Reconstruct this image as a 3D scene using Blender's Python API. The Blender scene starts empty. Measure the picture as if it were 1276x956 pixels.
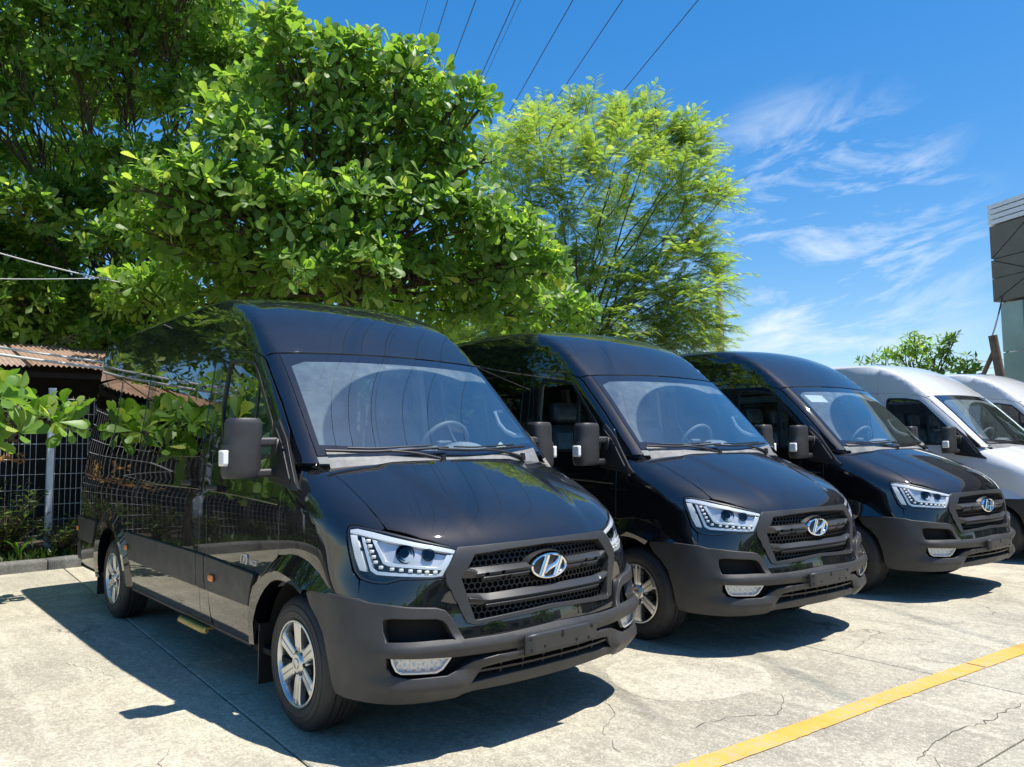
import bpy, bmesh, math, random
import numpy as np
from mathutils import Vector, Matrix
from mathutils.geometry import delaunay_2d_cdt

sc = bpy.context.scene
COL = sc.collection
PI = math.pi

# ------------------------------------------------------------------ camera
CAM_POS = (3.96308, -2.85208, 1.49397)
CAM_YAW, CAM_PITCH, CAM_ROLL = math.radians(139.35269), math.radians(4.43563), math.radians(-0.59655)
cam_data = bpy.data.cameras.new('camera')
cam_data.sensor_fit = 'HORIZONTAL'
cam_data.sensor_width = 36.0
cam_data.lens = 36.0 * 972.07 / 1276.0
cam_data.clip_start = 0.05
cam_data.clip_end = 3000.0
cam = bpy.data.objects.new('camera', cam_data)
COL.objects.link(cam)
_f = Vector((math.cos(CAM_PITCH) * math.cos(CAM_YAW), math.cos(CAM_PITCH) * math.sin(CAM_YAW), math.sin(CAM_PITCH)))
_r = Vector((math.sin(CAM_YAW), -math.cos(CAM_YAW), 0.0))
_u = _r.cross(_f)
_c, _s = math.cos(CAM_ROLL), math.sin(CAM_ROLL)
_r, _u = _c * _r + _s * _u, -_s * _r + _c * _u
CR, CU, CF = _r.copy(), _u.copy(), _f.copy()
cam.matrix_world = Matrix(((_r.x, _u.x, -_f.x, CAM_POS[0]), (_r.y, _u.y, -_f.y, CAM_POS[1]), (_r.z, _u.z, -_f.z, CAM_POS[2]), (0, 0, 0, 1)))
sc.camera = cam


def seen(px, py, dist):
    """world point at a distance along the line of sight of a photo pixel (layout helper)"""
    d = CR * ((px - 638) / 972.07) + CU * (-(py - 478) / 972.07) + CF
    return Vector(CAM_POS) + d.normalized() * dist


# ------------------------------------------------------------------ sun and sky
SUN_EL = math.radians(68.0)
SUN_AZ = math.radians(33.7)          # from +X towards +Y
sun_dir = Vector((math.cos(SUN_EL) * math.cos(SUN_AZ), math.cos(SUN_EL) * math.sin(SUN_AZ), math.sin(SUN_EL)))
sun_data = bpy.data.lights.new('sun', 'SUN')
sun_data.energy = 5.0
sun_data.angle = math.radians(0.5)
sun_data.color = (1.0, 0.955, 0.88)
sun = bpy.data.objects.new('sun', sun_data)
COL.objects.link(sun)
sun.rotation_euler = sun_dir.to_track_quat('Z', 'Y').to_euler()

world = bpy.data.worlds.new('World')
sc.world = world
world.use_nodes = True
wt = world.node_tree
wt.nodes.clear()


def WN(t, **kw):
    n = wt.nodes.new(t)
    for k, v in kw.items():
        setattr(n, k, v)
    return n


w_out = WN('ShaderNodeOutputWorld')
w_bg = WN('ShaderNodeBackground')
w_bg.inputs['Strength'].default_value = 0.13
w_sky = WN('ShaderNodeTexSky', sky_type='NISHITA')
w_sky.sun_disc = False
w_sky.sun_elevation = SUN_EL
w_sky.sun_rotation = math.radians(90.0) - SUN_AZ
w_sky.altitude = 0
w_sky.air_density = 1.0
w_sky.dust_density = 0.4
w_sky.ozone_density = 3.0
w_hs = WN('ShaderNodeHueSaturation')
w_hs.inputs['Saturation'].default_value = 1.74
w_hs.inputs['Hue'].default_value = 0.506
w_hs.inputs['Value'].default_value = 1.56
w_gm = WN('ShaderNodeGamma')
w_gm.inputs['Gamma'].default_value = 0.68
wt.links.new(w_sky.outputs[0], w_gm.inputs[0])
wt.links.new(w_gm.outputs[0], w_hs.inputs['Color'])
# thin cirrus: streaky noise in view-direction space, strongest low in the west
w_geo = WN('ShaderNodeTexCoord')


def w_dot(v):
    n = WN('ShaderNodeVectorMath', operation='DOT_PRODUCT')
    wt.links.new(w_geo.outputs['Generated'], n.inputs[0])
    n.inputs[1].default_value = v
    return n.outputs['Value']


def w_math(op, a, b=None, clamp=False):
    n = WN('ShaderNodeMath', operation=op)
    n.use_clamp = clamp
    for i, x in enumerate((a, b)):
        if x is None:
            continue
        if isinstance(x, (int, float)):
            n.inputs[i].default_value = x
        else:
            wt.links.new(x, n.inputs[i])
    return n.outputs[0]


cl_c = (seen(1020, 318, 1.0) - Vector(CAM_POS)).normalized()
cl_1 = ((seen(1250, 190, 1.0) - seen(900, 310, 1.0))).normalized()
cl_1 = (cl_1 - cl_c * cl_1.dot(cl_c)).normalized()
cl_2 = cl_c.cross(cl_1).normalized()
d0, d1, d2 = w_dot(cl_c), w_dot(cl_1), w_dot(cl_2)
w_comb = WN('ShaderNodeCombineXYZ')
wt.links.new(w_math('MULTIPLY', d1, 3.2), w_comb.inputs[0])
wt.links.new(w_math('MULTIPLY', d2, 11.0), w_comb.inputs[1])
wt.links.new(w_math('MULTIPLY', d0, 3.0), w_comb.inputs[2])
w_n1 = WN('ShaderNodeTexNoise')
w_n1.inputs['Scale'].default_value = 1.35
w_n1.inputs['Detail'].default_value = 9
w_n1.inputs['Roughness'].default_value = 0.62
w_n1.inputs['Distortion'].default_value = 0.7
wt.links.new(w_comb.outputs[0], w_n1.inputs['Vector'])
w_r1 = WN('ShaderNodeMapRange')
w_r1.inputs['From Min'].default_value = 0.49
w_r1.inputs['From Max'].default_value = 0.73
wt.links.new(w_n1.outputs['Fac'], w_r1.inputs['Value'])
# where the veil lies: a broad patch of sky round the cirrus seen in the photograph
w_m = WN('ShaderNodeMapRange', interpolation_type='SMOOTHSTEP')
w_m.inputs['From Min'].default_value = 0.977
w_m.inputs['From Max'].default_value = 0.998
wt.links.new(d0, w_m.inputs['Value'])
w_fac = w_math('MULTIPLY', w_math('MULTIPLY', w_r1.outputs[0], w_m.outputs[0]), 0.95, True)
w_mix = WN('ShaderNodeMixRGB')
w_mix.inputs['Color2'].default_value = (5.0, 5.5, 6.0, 1)
wt.links.new(w_fac, w_mix.inputs['Fac'])
wt.links.new(w_hs.outputs[0], w_mix.inputs['Color1'])
wt.links.new(w_mix.outputs[0], w_bg.inputs['Color'])
wt.links.new(w_bg.outputs[0], w_out.inputs['Surface'])

sc.view_settings.view_transform = 'Standard'
sc.view_settings.look = 'None'
sc.view_settings.gamma = 1.0
sc.view_settings.exposure = 0.55
sc.view_settings.use_curve_mapping = False
sc.cycles.max_bounces = 10
sc.cycles.transparent_max_bounces = 16
sc.cycles.caustics_reflective = False
sc.cycles.caustics_refractive = False

# ------------------------------------------------------------------ materials
MATS = {}


def new_mat(name):
    m = bpy.data.materials.new(name)
    m.use_nodes = True
    m.node_tree.nodes.clear()
    return m, m.node_tree


class NT:
    """tiny node-tree writer"""
    def __init__(self, name):
        self.m, self.t = new_mat(name)
        self.out = self.t.nodes.new('ShaderNodeOutputMaterial')

    def n(self, typ, ins=None, **kw):
        nd = self.t.nodes.new(typ)
        for k, v in kw.items():
            setattr(nd, k, v)
        for k, v in (ins or {}).items():
            self.set(nd, k, v)
        return nd

    def set(self, nd, k, v):
        if hasattr(v, 'is_output'):
            self.t.links.new(v, nd.inputs[k])
        elif isinstance(v, (tuple, list)) and len(v) == 3 and nd.inputs[k].type == 'RGBA':
            nd.inputs[k].default_value = (*v, 1)
        else:
            nd.inputs[k].default_value = v

    def math(self, op, a, b=0.0, clamp=False):
        nd = self.n('ShaderNodeMath', {0: a, 1: b}, operation=op)
        nd.use_clamp = clamp
        return nd.outputs[0]

    def rng(self, v, a, b, c=0.0, d=1.0, smooth=False):
        nd = self.n('ShaderNodeMapRange', {'Value': v, 'From Min': a, 'From Max': b, 'To Min': c, 'To Max': d})
        if smooth:
            nd.interpolation_type = 'SMOOTHSTEP'
        return nd.outputs[0]

    def noise(self, vec, scale, detail=5, rough=0.6, dist=0.0):
        nd = self.n('ShaderNodeTexNoise', {'Scale': scale, 'Detail': detail, 'Roughness': rough, 'Distortion': dist})
        if vec is not None:
            self.t.links.new(vec, nd.inputs['Vector'])
        return nd.outputs['Fac']

    def mix(self, f, a, b, blend='MIX'):
        nd = self.n('ShaderNodeMixRGB', {'Fac': f, 'Color1': a, 'Color2': b}, blend_type=blend)
        return nd.outputs[0]

    def bump(self, h, strength=0.3, dist=0.01):
        return self.n('ShaderNodeBump', {'Height': h, 'Strength': strength, 'Distance': dist}).outputs[0]

    def pbr(self, **kw):
        nd = self.n('ShaderNodeBsdfPrincipled')
        for k, v in kw.items():
            self.set(nd, k.replace('_', ' '), v)
        return nd

    def done(self, sh):
        self.t.links.new(sh.outputs[0] if hasattr(sh, 'outputs') else sh, self.out.inputs['Surface'])
        MATS[self.m.name] = self.m
        return self.m

    def obj(self):
        return self.n('ShaderNodeTexCoord').outputs['Object']

    def pos(self):
        return self.n('ShaderNodeNewGeometry').outputs['Position']


def plain(name, col, rough=0.5, metal=0.0, noise=0.0, scale=40.0, bump=0.0, coat=0.0, spec=0.5):
    t = NT(name)
    v = t.obj()
    c = col
    if noise:
        c = t.mix(t.rng(t.noise(v, scale), 0.3, 0.7), tuple(x * (1 - noise) for x in col), tuple(min(1, x * (1 + noise)) for x in col))
    b = t.pbr(Base_Color=c, Roughness=rough, Metallic=metal, Coat_Weight=coat, Coat_Roughness=0.03, Specular_IOR_Level=spec)
    if bump:
        t.set(b, 'Normal', t.bump(t.noise(v, scale * 6, 3), bump, 0.002))
    return t.done(b)


def paint(name, col, rough, dust=0.05, flake=0.0, spec=0.5, coat_ior=1.5, film_lift=0.0):
    t = NT(name)
    v = t.obj()
    d = t.rng(t.noise(v, 2.2, 8, 0.72), 0.48, 0.85, 0, dust)
    up = t.n('ShaderNodeSeparateXYZ', {0: t.n('ShaderNodeNewGeometry').outputs['Normal']}).outputs['Z']
    d = t.math('MULTIPLY', d, t.rng(up, -0.1, 0.8, 0.25, 1.0))
    sp = t.n('ShaderNodeTexVoronoi', {'Vector': v, 'Scale': 55.0})
    spots = t.math('MULTIPLY', t.rng(sp.outputs['Distance'], 0.05, 0.12, 0.35, 0.0), t.rng(t.noise(v, 3.0, 3), 0.56, 0.66))
    spots = t.math('MULTIPLY', spots, t.rng(up, 0.2, 0.8))
    d = t.math('ADD', d, t.math('MULTIPLY', t.math('ADD', t.rng(t.noise(v, 5, 6, 0.7), 0.3, 0.7, 0.6, 1.3), 0.0), t.rng(up, 0.15, 0.85, 0.0, film_lift)))  # dust film on upward faces; its grey also paints in bonnet and roof brightness
    f = t.math('ADD', d, t.math('MULTIPLY', spots, dust * 6), True)
    c = t.mix(f, col, (0.42, 0.40, 0.36))
    b = t.pbr(Base_Color=c, Roughness=rough, Metallic=flake, Coat_Weight=1.0, Specular_IOR_Level=spec)
    b.inputs['Coat IOR'].default_value = coat_ior
    t.set(b, 'Coat Roughness', t.rng(f, 0.0, 0.35, 0.015, 0.22))
    t.set(b, 'Coat Normal', t.bump(t.noise(v, 260, 2), 0.005, 0.001))
    return t.done(b)


paint('black_paint', (0.0022, 0.0026, 0.0040), 0.5, 0.020, 0.0, 0.06, 1.80, 0.010)
paint('white_paint', (0.58, 0.59, 0.60), 0.35, 0.04)
def grained(name, col):
    t = NT(name)
    v = t.obj()
    d = t.rng(t.noise(v, 3.5, 8, 0.75), 0.46, 0.80, 0, 0.11)
    up = t.n('ShaderNodeSeparateXYZ', {0: t.n('ShaderNodeNewGeometry').outputs['Normal']}).outputs['Z']
    d = t.math('MULTIPLY', d, t.rng(up, -0.3, 0.7, 0.35, 1.0))
    sp = t.rng(t.noise(v, 120, 3, 0.7), 0.62, 0.74, 0, 0.16)
    c = t.mix(t.math('ADD', d, sp, True), col, (0.30, 0.28, 0.25))
    b = t.pbr(Base_Color=c, Roughness=t.rng(t.noise(v, 6, 6, 0.7), 0.3, 0.7, 0.40, 0.60))
    t.set(b, 'Normal', t.bump(t.n('ShaderNodeTexVoronoi', {'Vector': v, 'Scale': 420.0}).outputs['Distance'], 0.22, 0.0012))
    return t.done(b)


grained('bumper_plastic', (0.030, 0.030, 0.031))
plain('grille_plastic', (0.028, 0.029, 0.030), 0.42, 0, 0.08, 30)
plain('satin_trim', (0.048, 0.049, 0.051), 0.30, 0.25)
plain('black_plastic', (0.012, 0.012, 0.013), 0.45, 0, 0.1, 30)
plain('dark_void', (0.004, 0.004, 0.004), 0.9)
plain('chrome', (0.86, 0.87, 0.88), 0.07, 1.0)
plain('alloy', (0.62, 0.62, 0.61), 0.26, 0.9, 0.06, 12)
plain('lamp_chrome', (0.62, 0.62, 0.63), 0.25, 0.4)
plain('lamp_black', (0.012, 0.012, 0.014), 0.25)
plain('lamp_white', (0.80, 0.80, 0.78), 0.35)
plain('brake_iron', (0.09, 0.075, 0.065), 0.55, 0.7, 0.2, 20)
plain('rubber_seal', (0.012, 0.014, 0.018), 0.38)
plain('amber', (0.85, 0.22, 0.03), 0.3, 0, 0.2, 60, 0, 0.6)
plain('dash_plastic', (0.34, 0.345, 0.35), 0.6, 0, 0.1, 20)
plain('trim_grey', (0.52, 0.53, 0.52), 0.6)
plain('seat_cloth', (0.09, 0.093, 0.10), 0.22, 0, 0.4, 14, 0.9, 0.3)
plain('tail_red', (0.35, 0.01, 0.01), 0.15)
plain('wheel_grey', (0.20, 0.205, 0.21), 0.55)
plain('headliner', (0.34, 0.34, 0.33), 0.9)
plain('paper', (0.80, 0.76, 0.52), 0.7)
plain('paper_white', (0.82, 0.82, 0.80), 0.7)
plain('pink_cloth', (0.60, 0.12, 0.24), 0.8)
plain('step_yellow', (0.60, 0.38, 0.10), 0.5, 0, 0.25, 20)
plain('projector_glass', (0.16, 0.18, 0.20), 0.04, 0.0, 0, 1, 0, 0, 1.0)
plain('lamp_bright', (0.74, 0.75, 0.76), 0.20, 0.3)
plain('cowl_grey', (0.17, 0.17, 0.168), 0.6, 0, 0.25, 18)
plain('badge_silver', (0.80, 0.80, 0.79), 0.22, 0.6)


def tyre_mat():
    t = NT('tyre_rubber')
    v = t.obj()
    c = t.mix(t.rng(t.noise(v, 9), 0.35, 0.7), (0.016, 0.016, 0.017), (0.034, 0.033, 0.031))
    b = t.pbr(Base_Color=c, Roughness=0.62)
    t.set(b, 'Normal', t.bump(t.noise(v, 160, 3), 0.25, 0.001))
    return t.done(b)


tyre_mat()


def glass_mat(name, tint, ior=1.5, dust=None, rough=0.0, extra=0.0, refl=(1, 1, 1), gain=1.6):
    """thin sheet glass: tinted see-through plus a mirror share that follows Fresnel"""
    t = NT(name)
    tr = t.n('ShaderNodeBsdfTransparent', {'Color': tint})
    gl = t.n('ShaderNodeBsdfGlossy', {'Color': refl, 'Roughness': rough})
    ge = t.n('ShaderNodeNewGeometry')
    cs = t.math('ABSOLUTE', t.n('ShaderNodeVectorMath', {0: ge.outputs['Normal'], 1: ge.outputs['Incoming']}, operation='DOT_PRODUCT').outputs['Value'])
    f0 = ((ior - 1) / (ior + 1)) ** 2
    fr = t.math('ADD', t.math('MULTIPLY', t.math('POWER', t.math('SUBTRACT', 1.0, cs, True), 5.0), 1 - f0), f0)
    fr = t.math('ADD', t.math('MULTIPLY', fr, gain), extra, True)
    mx = t.n('ShaderNodeMixShader', {0: fr})
    t.t.links.new(tr.outputs[0], mx.inputs[1])
    t.t.links.new(gl.outputs[0], mx.inputs[2])
    sh = mx
    if dust:
        v = t.obj()
        s = t.n('ShaderNodeSeparateXYZ', {0: v})
        # dust left outside the sweep of the two wipers
        def arc(y0, r):
            a = t.math('SUBTRACT', s.outputs['Y'], y0)
            b = t.math('MULTIPLY', t.math('SUBTRACT', s.outputs['Z'], 1.40), 1.45)
            d = t.math('SQRT', t.math('ADD', t.math('MULTIPLY', a, a), t.math('MULTIPLY', b, b)))
            return t.rng(d, r - 0.008, r + 0.008)
        out = t.math('MULTIPLY', arc(0.10, 0.885), arc(0.62, 0.80))
        n = t.rng(t.noise(v, 7, 9, 0.75), 0.2, 0.85, 0.25, 1.0)
        n2 = t.rng(t.noise(v, 1.6, 5, 0.6), 0.3, 0.7, 0.45, 1.0)
        f = t.math('MULTIPLY', t.math('MULTIPLY', n, n2), t.math('ADD', t.math('MULTIPLY', out, dust), 0.05))
        df = t.n('ShaderNodeBsdfDiffuse', {'Color': (0.42, 0.51, 0.53)})
        m2 = t.n('ShaderNodeMixShader', {0: f})
        t.t.links.new(sh.outputs[0], m2.inputs[1])
        t.t.links.new(df.outputs[0], m2.inputs[2])
        sh = m2
    return t.done(sh)


glass_mat('windscreen_glass', (0.84, 0.93, 0.95), 1.7, 0.34, 0.0, 0.19, (0.86, 1.0, 0.96), 1.4)
glass_mat('door_glass', (0.62, 0.70, 0.68), 1.55)
glass_mat('tinted_glass', (0.10, 0.115, 0.115), 1.6, None, 0.0, 0.02)
glass_mat('lamp_lens', (0.94, 0.96, 0.97), 1.45)
plain('frit_black', (0.010, 0.011, 0.014), 0.06, 0, 0, 40, 0, 1.0)


def concrete_mat(name, base, var, seed, dark=1.0, cracks=True):
    t = NT(name)
    p = t.pos()
    off = t.n('ShaderNodeVectorMath', {0: p, 1: (seed, seed * 1.7, 0)}, operation='ADD').outputs[0]
    big = t.noise(off, 0.55, 6, 0.62, 0.3)
    mid = t.noise(off, 2.6, 8, 0.72, 0.6)
    str_ = t.n('ShaderNodeMapping', {'Vector': off, 'Rotation': (0, 0, 0.35), 'Scale': (0.7, 3.4, 1)})
    streak = t.noise(str_.outputs[0], 1.6, 7, 0.7, 0.4)
    fine = t.noise(off, 48, 4, 0.75)
    agg = t.noise(off, 190, 2, 0.6)
    c = t.mix(t.rng(big, 0.36, 0.64), tuple(x * 0.62 for x in base), tuple(min(1, x * 1.22) for x in base))
    c = t.mix(t.rng(mid, 0.44, 0.68, 0, 0.75), c, tuple(x * 0.66 for x in var))
    c = t.mix(t.rng(streak, 0.50, 0.66, 0, 0.62), c, tuple(min(1, x * 1.28) for x in base))
    c = t.mix(t.rng(fine, 0.42, 0.66, 0, 0.62), c, tuple(x * 0.60 for x in base))
    c = t.mix(t.rng(agg, 0.55, 0.72, 0, 0.45), c, tuple(min(1, x * 1.4) for x in base))
    g2 = t.noise(off, 21, 6, 0.8)
    c = t.mix(t.rng(g2, 0.50, 0.64, 0, 0.50), c, tuple(x * 0.50 for x in base))
    g3 = t.noise(off, 95, 3, 0.7)
    c = t.mix(t.rng(g3, 0.54, 0.66, 0, 0.55), c, tuple(x * 0.42 for x in base))
    c = t.mix(t.rng(g2, 0.36, 0.48, 0.40, 0.0), c, tuple(min(1, x * 1.42) for x in base))
    gr = t.n('ShaderNodeTexVoronoi', {'Vector': off, 'Scale': 105.0, 'Randomness': 1.0})
    gcol = t.n('ShaderNodeSeparateColor', {0: gr.outputs['Color']}).outputs[0]
    c = t.mix(t.math('MULTIPLY', t.rng(gcol, 0.72, 0.95), 0.42), c, tuple(x * 0.40 for x in base))
    c = t.mix(t.math('MULTIPLY', t.rng(gcol, 0.25, 0.05), 0.30), c, tuple(min(1, x * 1.5) for x in base))
    # rubber marks left along the parking direction
    tm_ = t.n('ShaderNodeMapping', {'Vector': off, 'Rotation': (0, 0, 0.06), 'Scale': (0.16, 2.1, 1)})
    tyre = t.math('MULTIPLY', t.rng(t.noise(tm_.outputs[0], 1.4, 4, 0.55, 0.2), 0.56, 0.70), t.rng(t.noise(off, 1.1, 5, 0.7), 0.40, 0.62))
    c = t.mix(t.math('MULTIPLY', tyre, 0.42), c, tuple(x * 0.38 for x in var))
    info = t.n('ShaderNodeObjectInfo').outputs['Random']
    c = t.mix(1.0, c, t.n('ShaderNodeCombineColor', {0: t.rng(info, 0, 1, 0.90, 1.06), 1: t.rng(info, 0, 1, 0.91, 1.05), 2: t.rng(info, 0, 1, 0.92, 1.04)}).outputs[0], 'MULTIPLY')
    # damp dark spots and oil drips
    sp = t.n('ShaderNodeTexVoronoi', {'Vector': off, 'Scale': 1.3, 'Randomness': 1.0}).outputs['Distance']
    spots = t.math('MULTIPLY', t.rng(sp, 0.02, 0.07, 0.55, 0.0), t.rng(t.noise(off, 0.8, 2), 0.5, 0.6))
    c = t.mix(spots, c, tuple(x * 0.35 for x in var))
    h = t.math('ADD', t.math('MULTIPLY', fine, 0.5), t.math('MULTIPLY', agg, 0.35))
    if cracks:
        wob = t.n('ShaderNodeTexNoise', {'Vector': off, 'Scale': 2.2, 'Detail': 6, 'Roughness': 0.7}).outputs['Color']
        vv = t.n('ShaderNodeVectorMath', {0: off, 1: t.n('ShaderNodeVectorMath', {0: wob, 3: 0.55}, operation='SCALE').outputs[0]}, operation='ADD').outputs[0]
        ed = t.n('ShaderNodeTexVoronoi', {'Vector': vv, 'Scale': 0.42}, feature='DISTANCE_TO_EDGE').outputs['Distance']
        mask = t.rng(t.noise(off, 0.45, 3), 0.50, 0.56)
        cr = t.math('MULTIPLY', t.rng(ed, 0.0, 0.0045, 1.0, 0.0), mask)
        ed2 = t.n('ShaderNodeTexVoronoi', {'Vector': vv, 'Scale': 1.5}, feature='DISTANCE_TO_EDGE').outputs['Distance']
        cr2 = t.math('MULTIPLY', t.rng(ed2, 0.0, 0.008, 0.6, 0.0), t.rng(t.noise(off, 0.9, 3), 0.58, 0.64))
        cr = t.math('MAXIMUM', cr, cr2)
        c = t.mix(t.math('MULTIPLY', cr, 0.8), c, (0.07, 0.065, 0.055))
        h = t.math('SUBTRACT', h, t.math('MULTIPLY', cr, 1.5))
    b = t.pbr(Base_Color=c, Roughness=0.86, Specular_IOR_Level=0.25)
    t.set(b, 'Normal', t.bump(h, 0.42, 0.010))
    return t.done(b)


concrete_mat('concrete', (0.505, 0.462, 0.358), (0.37, 0.335, 0.265), 3.1)
concrete_mat('concrete_patch', (0.50, 0.46, 0.36), (0.36, 0.33, 0.26), 9.7, 1.0, False)
concrete_mat('kerb_concrete', (0.20, 0.20, 0.185), (0.14, 0.135, 0.12), 5.3, 1.0, False)  # base darkened to stand in for tree shade on the kerb
plain('joint_fill', (0.10, 0.09, 0.078), 0.95, 0, 0.3, 20)


def road_paint():
    t = NT('yellow_road_paint')
    p = t.pos()
    n = t.noise(p, 26, 7, 0.75)
    n2 = t.noise(p, 3.2, 4, 0.6)
    n3 = t.noise(p, 95, 4, 0.7)
    wear = t.math('MAXIMUM', t.math('MULTIPLY', t.rng(n, 0.46, 0.58), t.rng(n2, 0.36, 0.62, 0.10, 0.95)), t.math('MULTIPLY', t.rng(n3, 0.56, 0.68), 0.55))
    c = t.mix(t.rng(n2, 0.3, 0.7), (0.70, 0.32, 0.03), (0.74, 0.40, 0.06))
    c = t.mix(t.rng(t.noise(p, 9, 5, 0.7), 0.45, 0.7, 0, 0.45), c, (0.50, 0.27, 0.05))
    c = t.mix(wear, c, (0.36, 0.32, 0.24))
    b = t.pbr(Base_Color=c, Roughness=0.75)
    t.set(b, 'Normal', t.bump(t.noise(p, 90, 3), 0.3, 0.004))
    return t.done(b)


road_paint()


def leaf_mat(name, c1, c2, c3, trans=0.35, rough=0.38, attr=True, tcol=None):
    t = NT(name)
    if attr:
        r = t.n('ShaderNodeAttribute', attribute_name='tint').outputs['Fac']
    else:
        r = t.n('ShaderNodeObjectInfo').outputs['Random']
    ramp = t.n('ShaderNodeValToRGB', {'Fac': r})
    e = ramp.color_ramp.elements
    e[0].position, e[0].color = 0.0, (*c1, 1)
    e[1].position, e[1].color = 0.72, (*c2, 1)
    x = e.new(0.97)
    x.color = (*c3, 1)
    c = ramp.outputs[0]
    b = t.pbr(Base_Color=c, Roughness=rough, Specular_IOR_Level=0.4)
    tcc = t.mix(1.0, c, tcol or (2.85, 2.75, 1.2), 'MULTIPLY')
    tl = t.n('ShaderNodeBsdfTranslucent', {'Color': tcc})
    m = t.n('ShaderNodeMixShader', {0: trans})
    t.t.links.new(b.outputs[0], m.inputs[1])
    t.t.links.new(tl.outputs[0], m.inputs[2])
    return t.done(m)


for _a in (True, False):
    _x = '' if _a else '_single'
    leaf_mat('almond_leaf' + _x, (0.070, 0.145, 0.028), (0.162, 0.275, 0.056), (0.34, 0.39, 0.11), 0.46, 0.44, _a)
    leaf_mat('bright_leaf' + _x, (0.085, 0.18, 0.030), (0.165, 0.29, 0.055), (0.30, 0.36, 0.10), 0.36, 0.42, _a)
    leaf_mat('feather_leaf' + _x, (0.110, 0.185, 0.050), (0.175, 0.255, 0.068), (0.30, 0.31, 0.10), 0.54, 0.5, _a)
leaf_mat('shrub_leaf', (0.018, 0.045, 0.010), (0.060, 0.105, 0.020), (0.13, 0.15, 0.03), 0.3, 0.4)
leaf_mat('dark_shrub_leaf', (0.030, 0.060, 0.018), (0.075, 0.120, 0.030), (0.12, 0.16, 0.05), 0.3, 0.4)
leaf_mat('dry_leaf', (0.20, 0.10, 0.035), (0.33, 0.18, 0.07), (0.42, 0.28, 0.12), 0.2, 0.7)
plain('bark', (0.075, 0.058, 0.042), 0.9, 0, 0.5, 14, 0.8)
plain('soil', (0.06, 0.045, 0.03), 0.95, 0, 0.4, 8, 0.8)
plain('fence_wire', (0.52, 0.54, 0.55), 0.45, 0.3)
plain('fence_post', (0.60, 0.65, 0.70), 0.45, 0.1, 0.08, 10)
plain('pole_concrete', (0.33, 0.31, 0.28), 0.85, 0, 0.15, 6)
plain('pole_wood', (0.13, 0.10, 0.075), 0.9, 0, 0.3, 9, 0.5)
plain('cable_black', (0.02, 0.02, 0.022), 0.6)
plain('cable_grey', (0.50, 0.50, 0.48), 0.6)
plain('shed_wall', (0.025, 0.022, 0.019), 0.9, 0, 0.3, 4)  # near-black base carries the shade under the shed roof
plain('louver_metal', (0.82, 0.83, 0.84), 0.45, 0.0)
plain('cladding_brown', (0.175, 0.150, 0.122), 0.5, 0.0, 0.1, 3)
plain('green_panel', (0.34, 0.44, 0.40), 0.18, 0.0, 0.08, 3, 0, 0.4)
plain('dark_glass', (0.02, 0.04, 0.04), 0.04, 0, 0, 1, 0, 1.0)
plain('wall_grey', (0.34, 0.34, 0.33), 0.8, 0, 0.1, 2)


def rust_mat():
    t = NT('rusty_sheet')
    v = t.pos()
    n = t.noise(v, 1.8, 7, 0.7)
    n2 = t.noise(v, 14, 5, 0.7)
    c = t.mix(t.rng(n, 0.35, 0.65), (0.20, 0.115, 0.075), (0.36, 0.235, 0.17))
    c = t.mix(t.rng(n2, 0.5, 0.75, 0, 0.6), c, (0.14, 0.08, 0.055))
    r = t.n('ShaderNodeObjectInfo').outputs['Random']
    c = t.mix(t.rng(r, 0.6, 1.0, 0, 0.5), c, (0.40, 0.36, 0.31))
    return t.done(t.pbr(Base_Color=c, Roughness=0.75))


rust_mat()

def pch(xs,ys):
    xs=np.array(xs,float);ys=np.array(ys,float)
    h=np.diff(xs);d=np.diff(ys)/h
    m=np.zeros_like(xs);m[0]=d[0];m[-1]=d[-1]
    for i in range(1,len(xs)-1):
        if d[i-1]*d[i]>0:
            w1=2*h[i]+h[i-1];w2=h[i]+2*h[i-1]
            m[i]=(w1+w2)/(w1/d[i-1]+w2/d[i])
    def F(x):
        x=np.asarray(x,float)
        xc=np.clip(x,xs[0],xs[-1])
        i=np.clip(np.searchsorted(xs,xc)-1,0,len(h)-1)
        t=(xc-xs[i])/h[i]
        v=((1+2*t)*(1-t)**2)*ys[i]+t*(1-t)**2*h[i]*m[i]+t*t*(3-2*t)*ys[i+1]+t*t*(t-1)*h[i]*m[i+1]
        return v+np.where(x<xs[0],(x-xs[0])*m[0],0)+np.where(x>xs[-1],(x-xs[-1])*m[-1],0)
    return F
def pchs(xs,ys,w):
    F=pch(xs,ys)
    K=np.array([1,6,15,20,15,6,1])/64.
    def G(x):
        x=np.asarray(x,float)
        return sum(k*F(x+(i-3)*w/2.) for i,k in enumerate(K))
    return G
def smax(a,b,k):
    h=np.clip(.5+.5*(a-b)/k,0,1)
    return b+(a-b)*h+k*h*(1-h)
def smin(a,b,k): return -smax(-a,-b,k)
def sst(a,b,x):
    t=np.clip((x-a)/(b-a),0,1);return t*t*(3-2*t)
# half width by height
Wz=pchs([.15,.3,.5,.75,1.0,1.19,1.23,1.45,1.8,2.2,2.6],[.93,.965,.99,1.0,1.0,.99,.975,.95,.905,.85,.79],.07)
# nose: centre x by height, sweep by height
X0=pchs([.15,.28,.40,.50,.60,.70,.85,1.0,1.15],[.84,.91,.955,.965,.955,.935,.925,.905,.84],.04)
K2=pch([.15,.45,.7,.85,1.0,1.1],[.25,.25,.25,.24,.22,.22])
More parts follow.
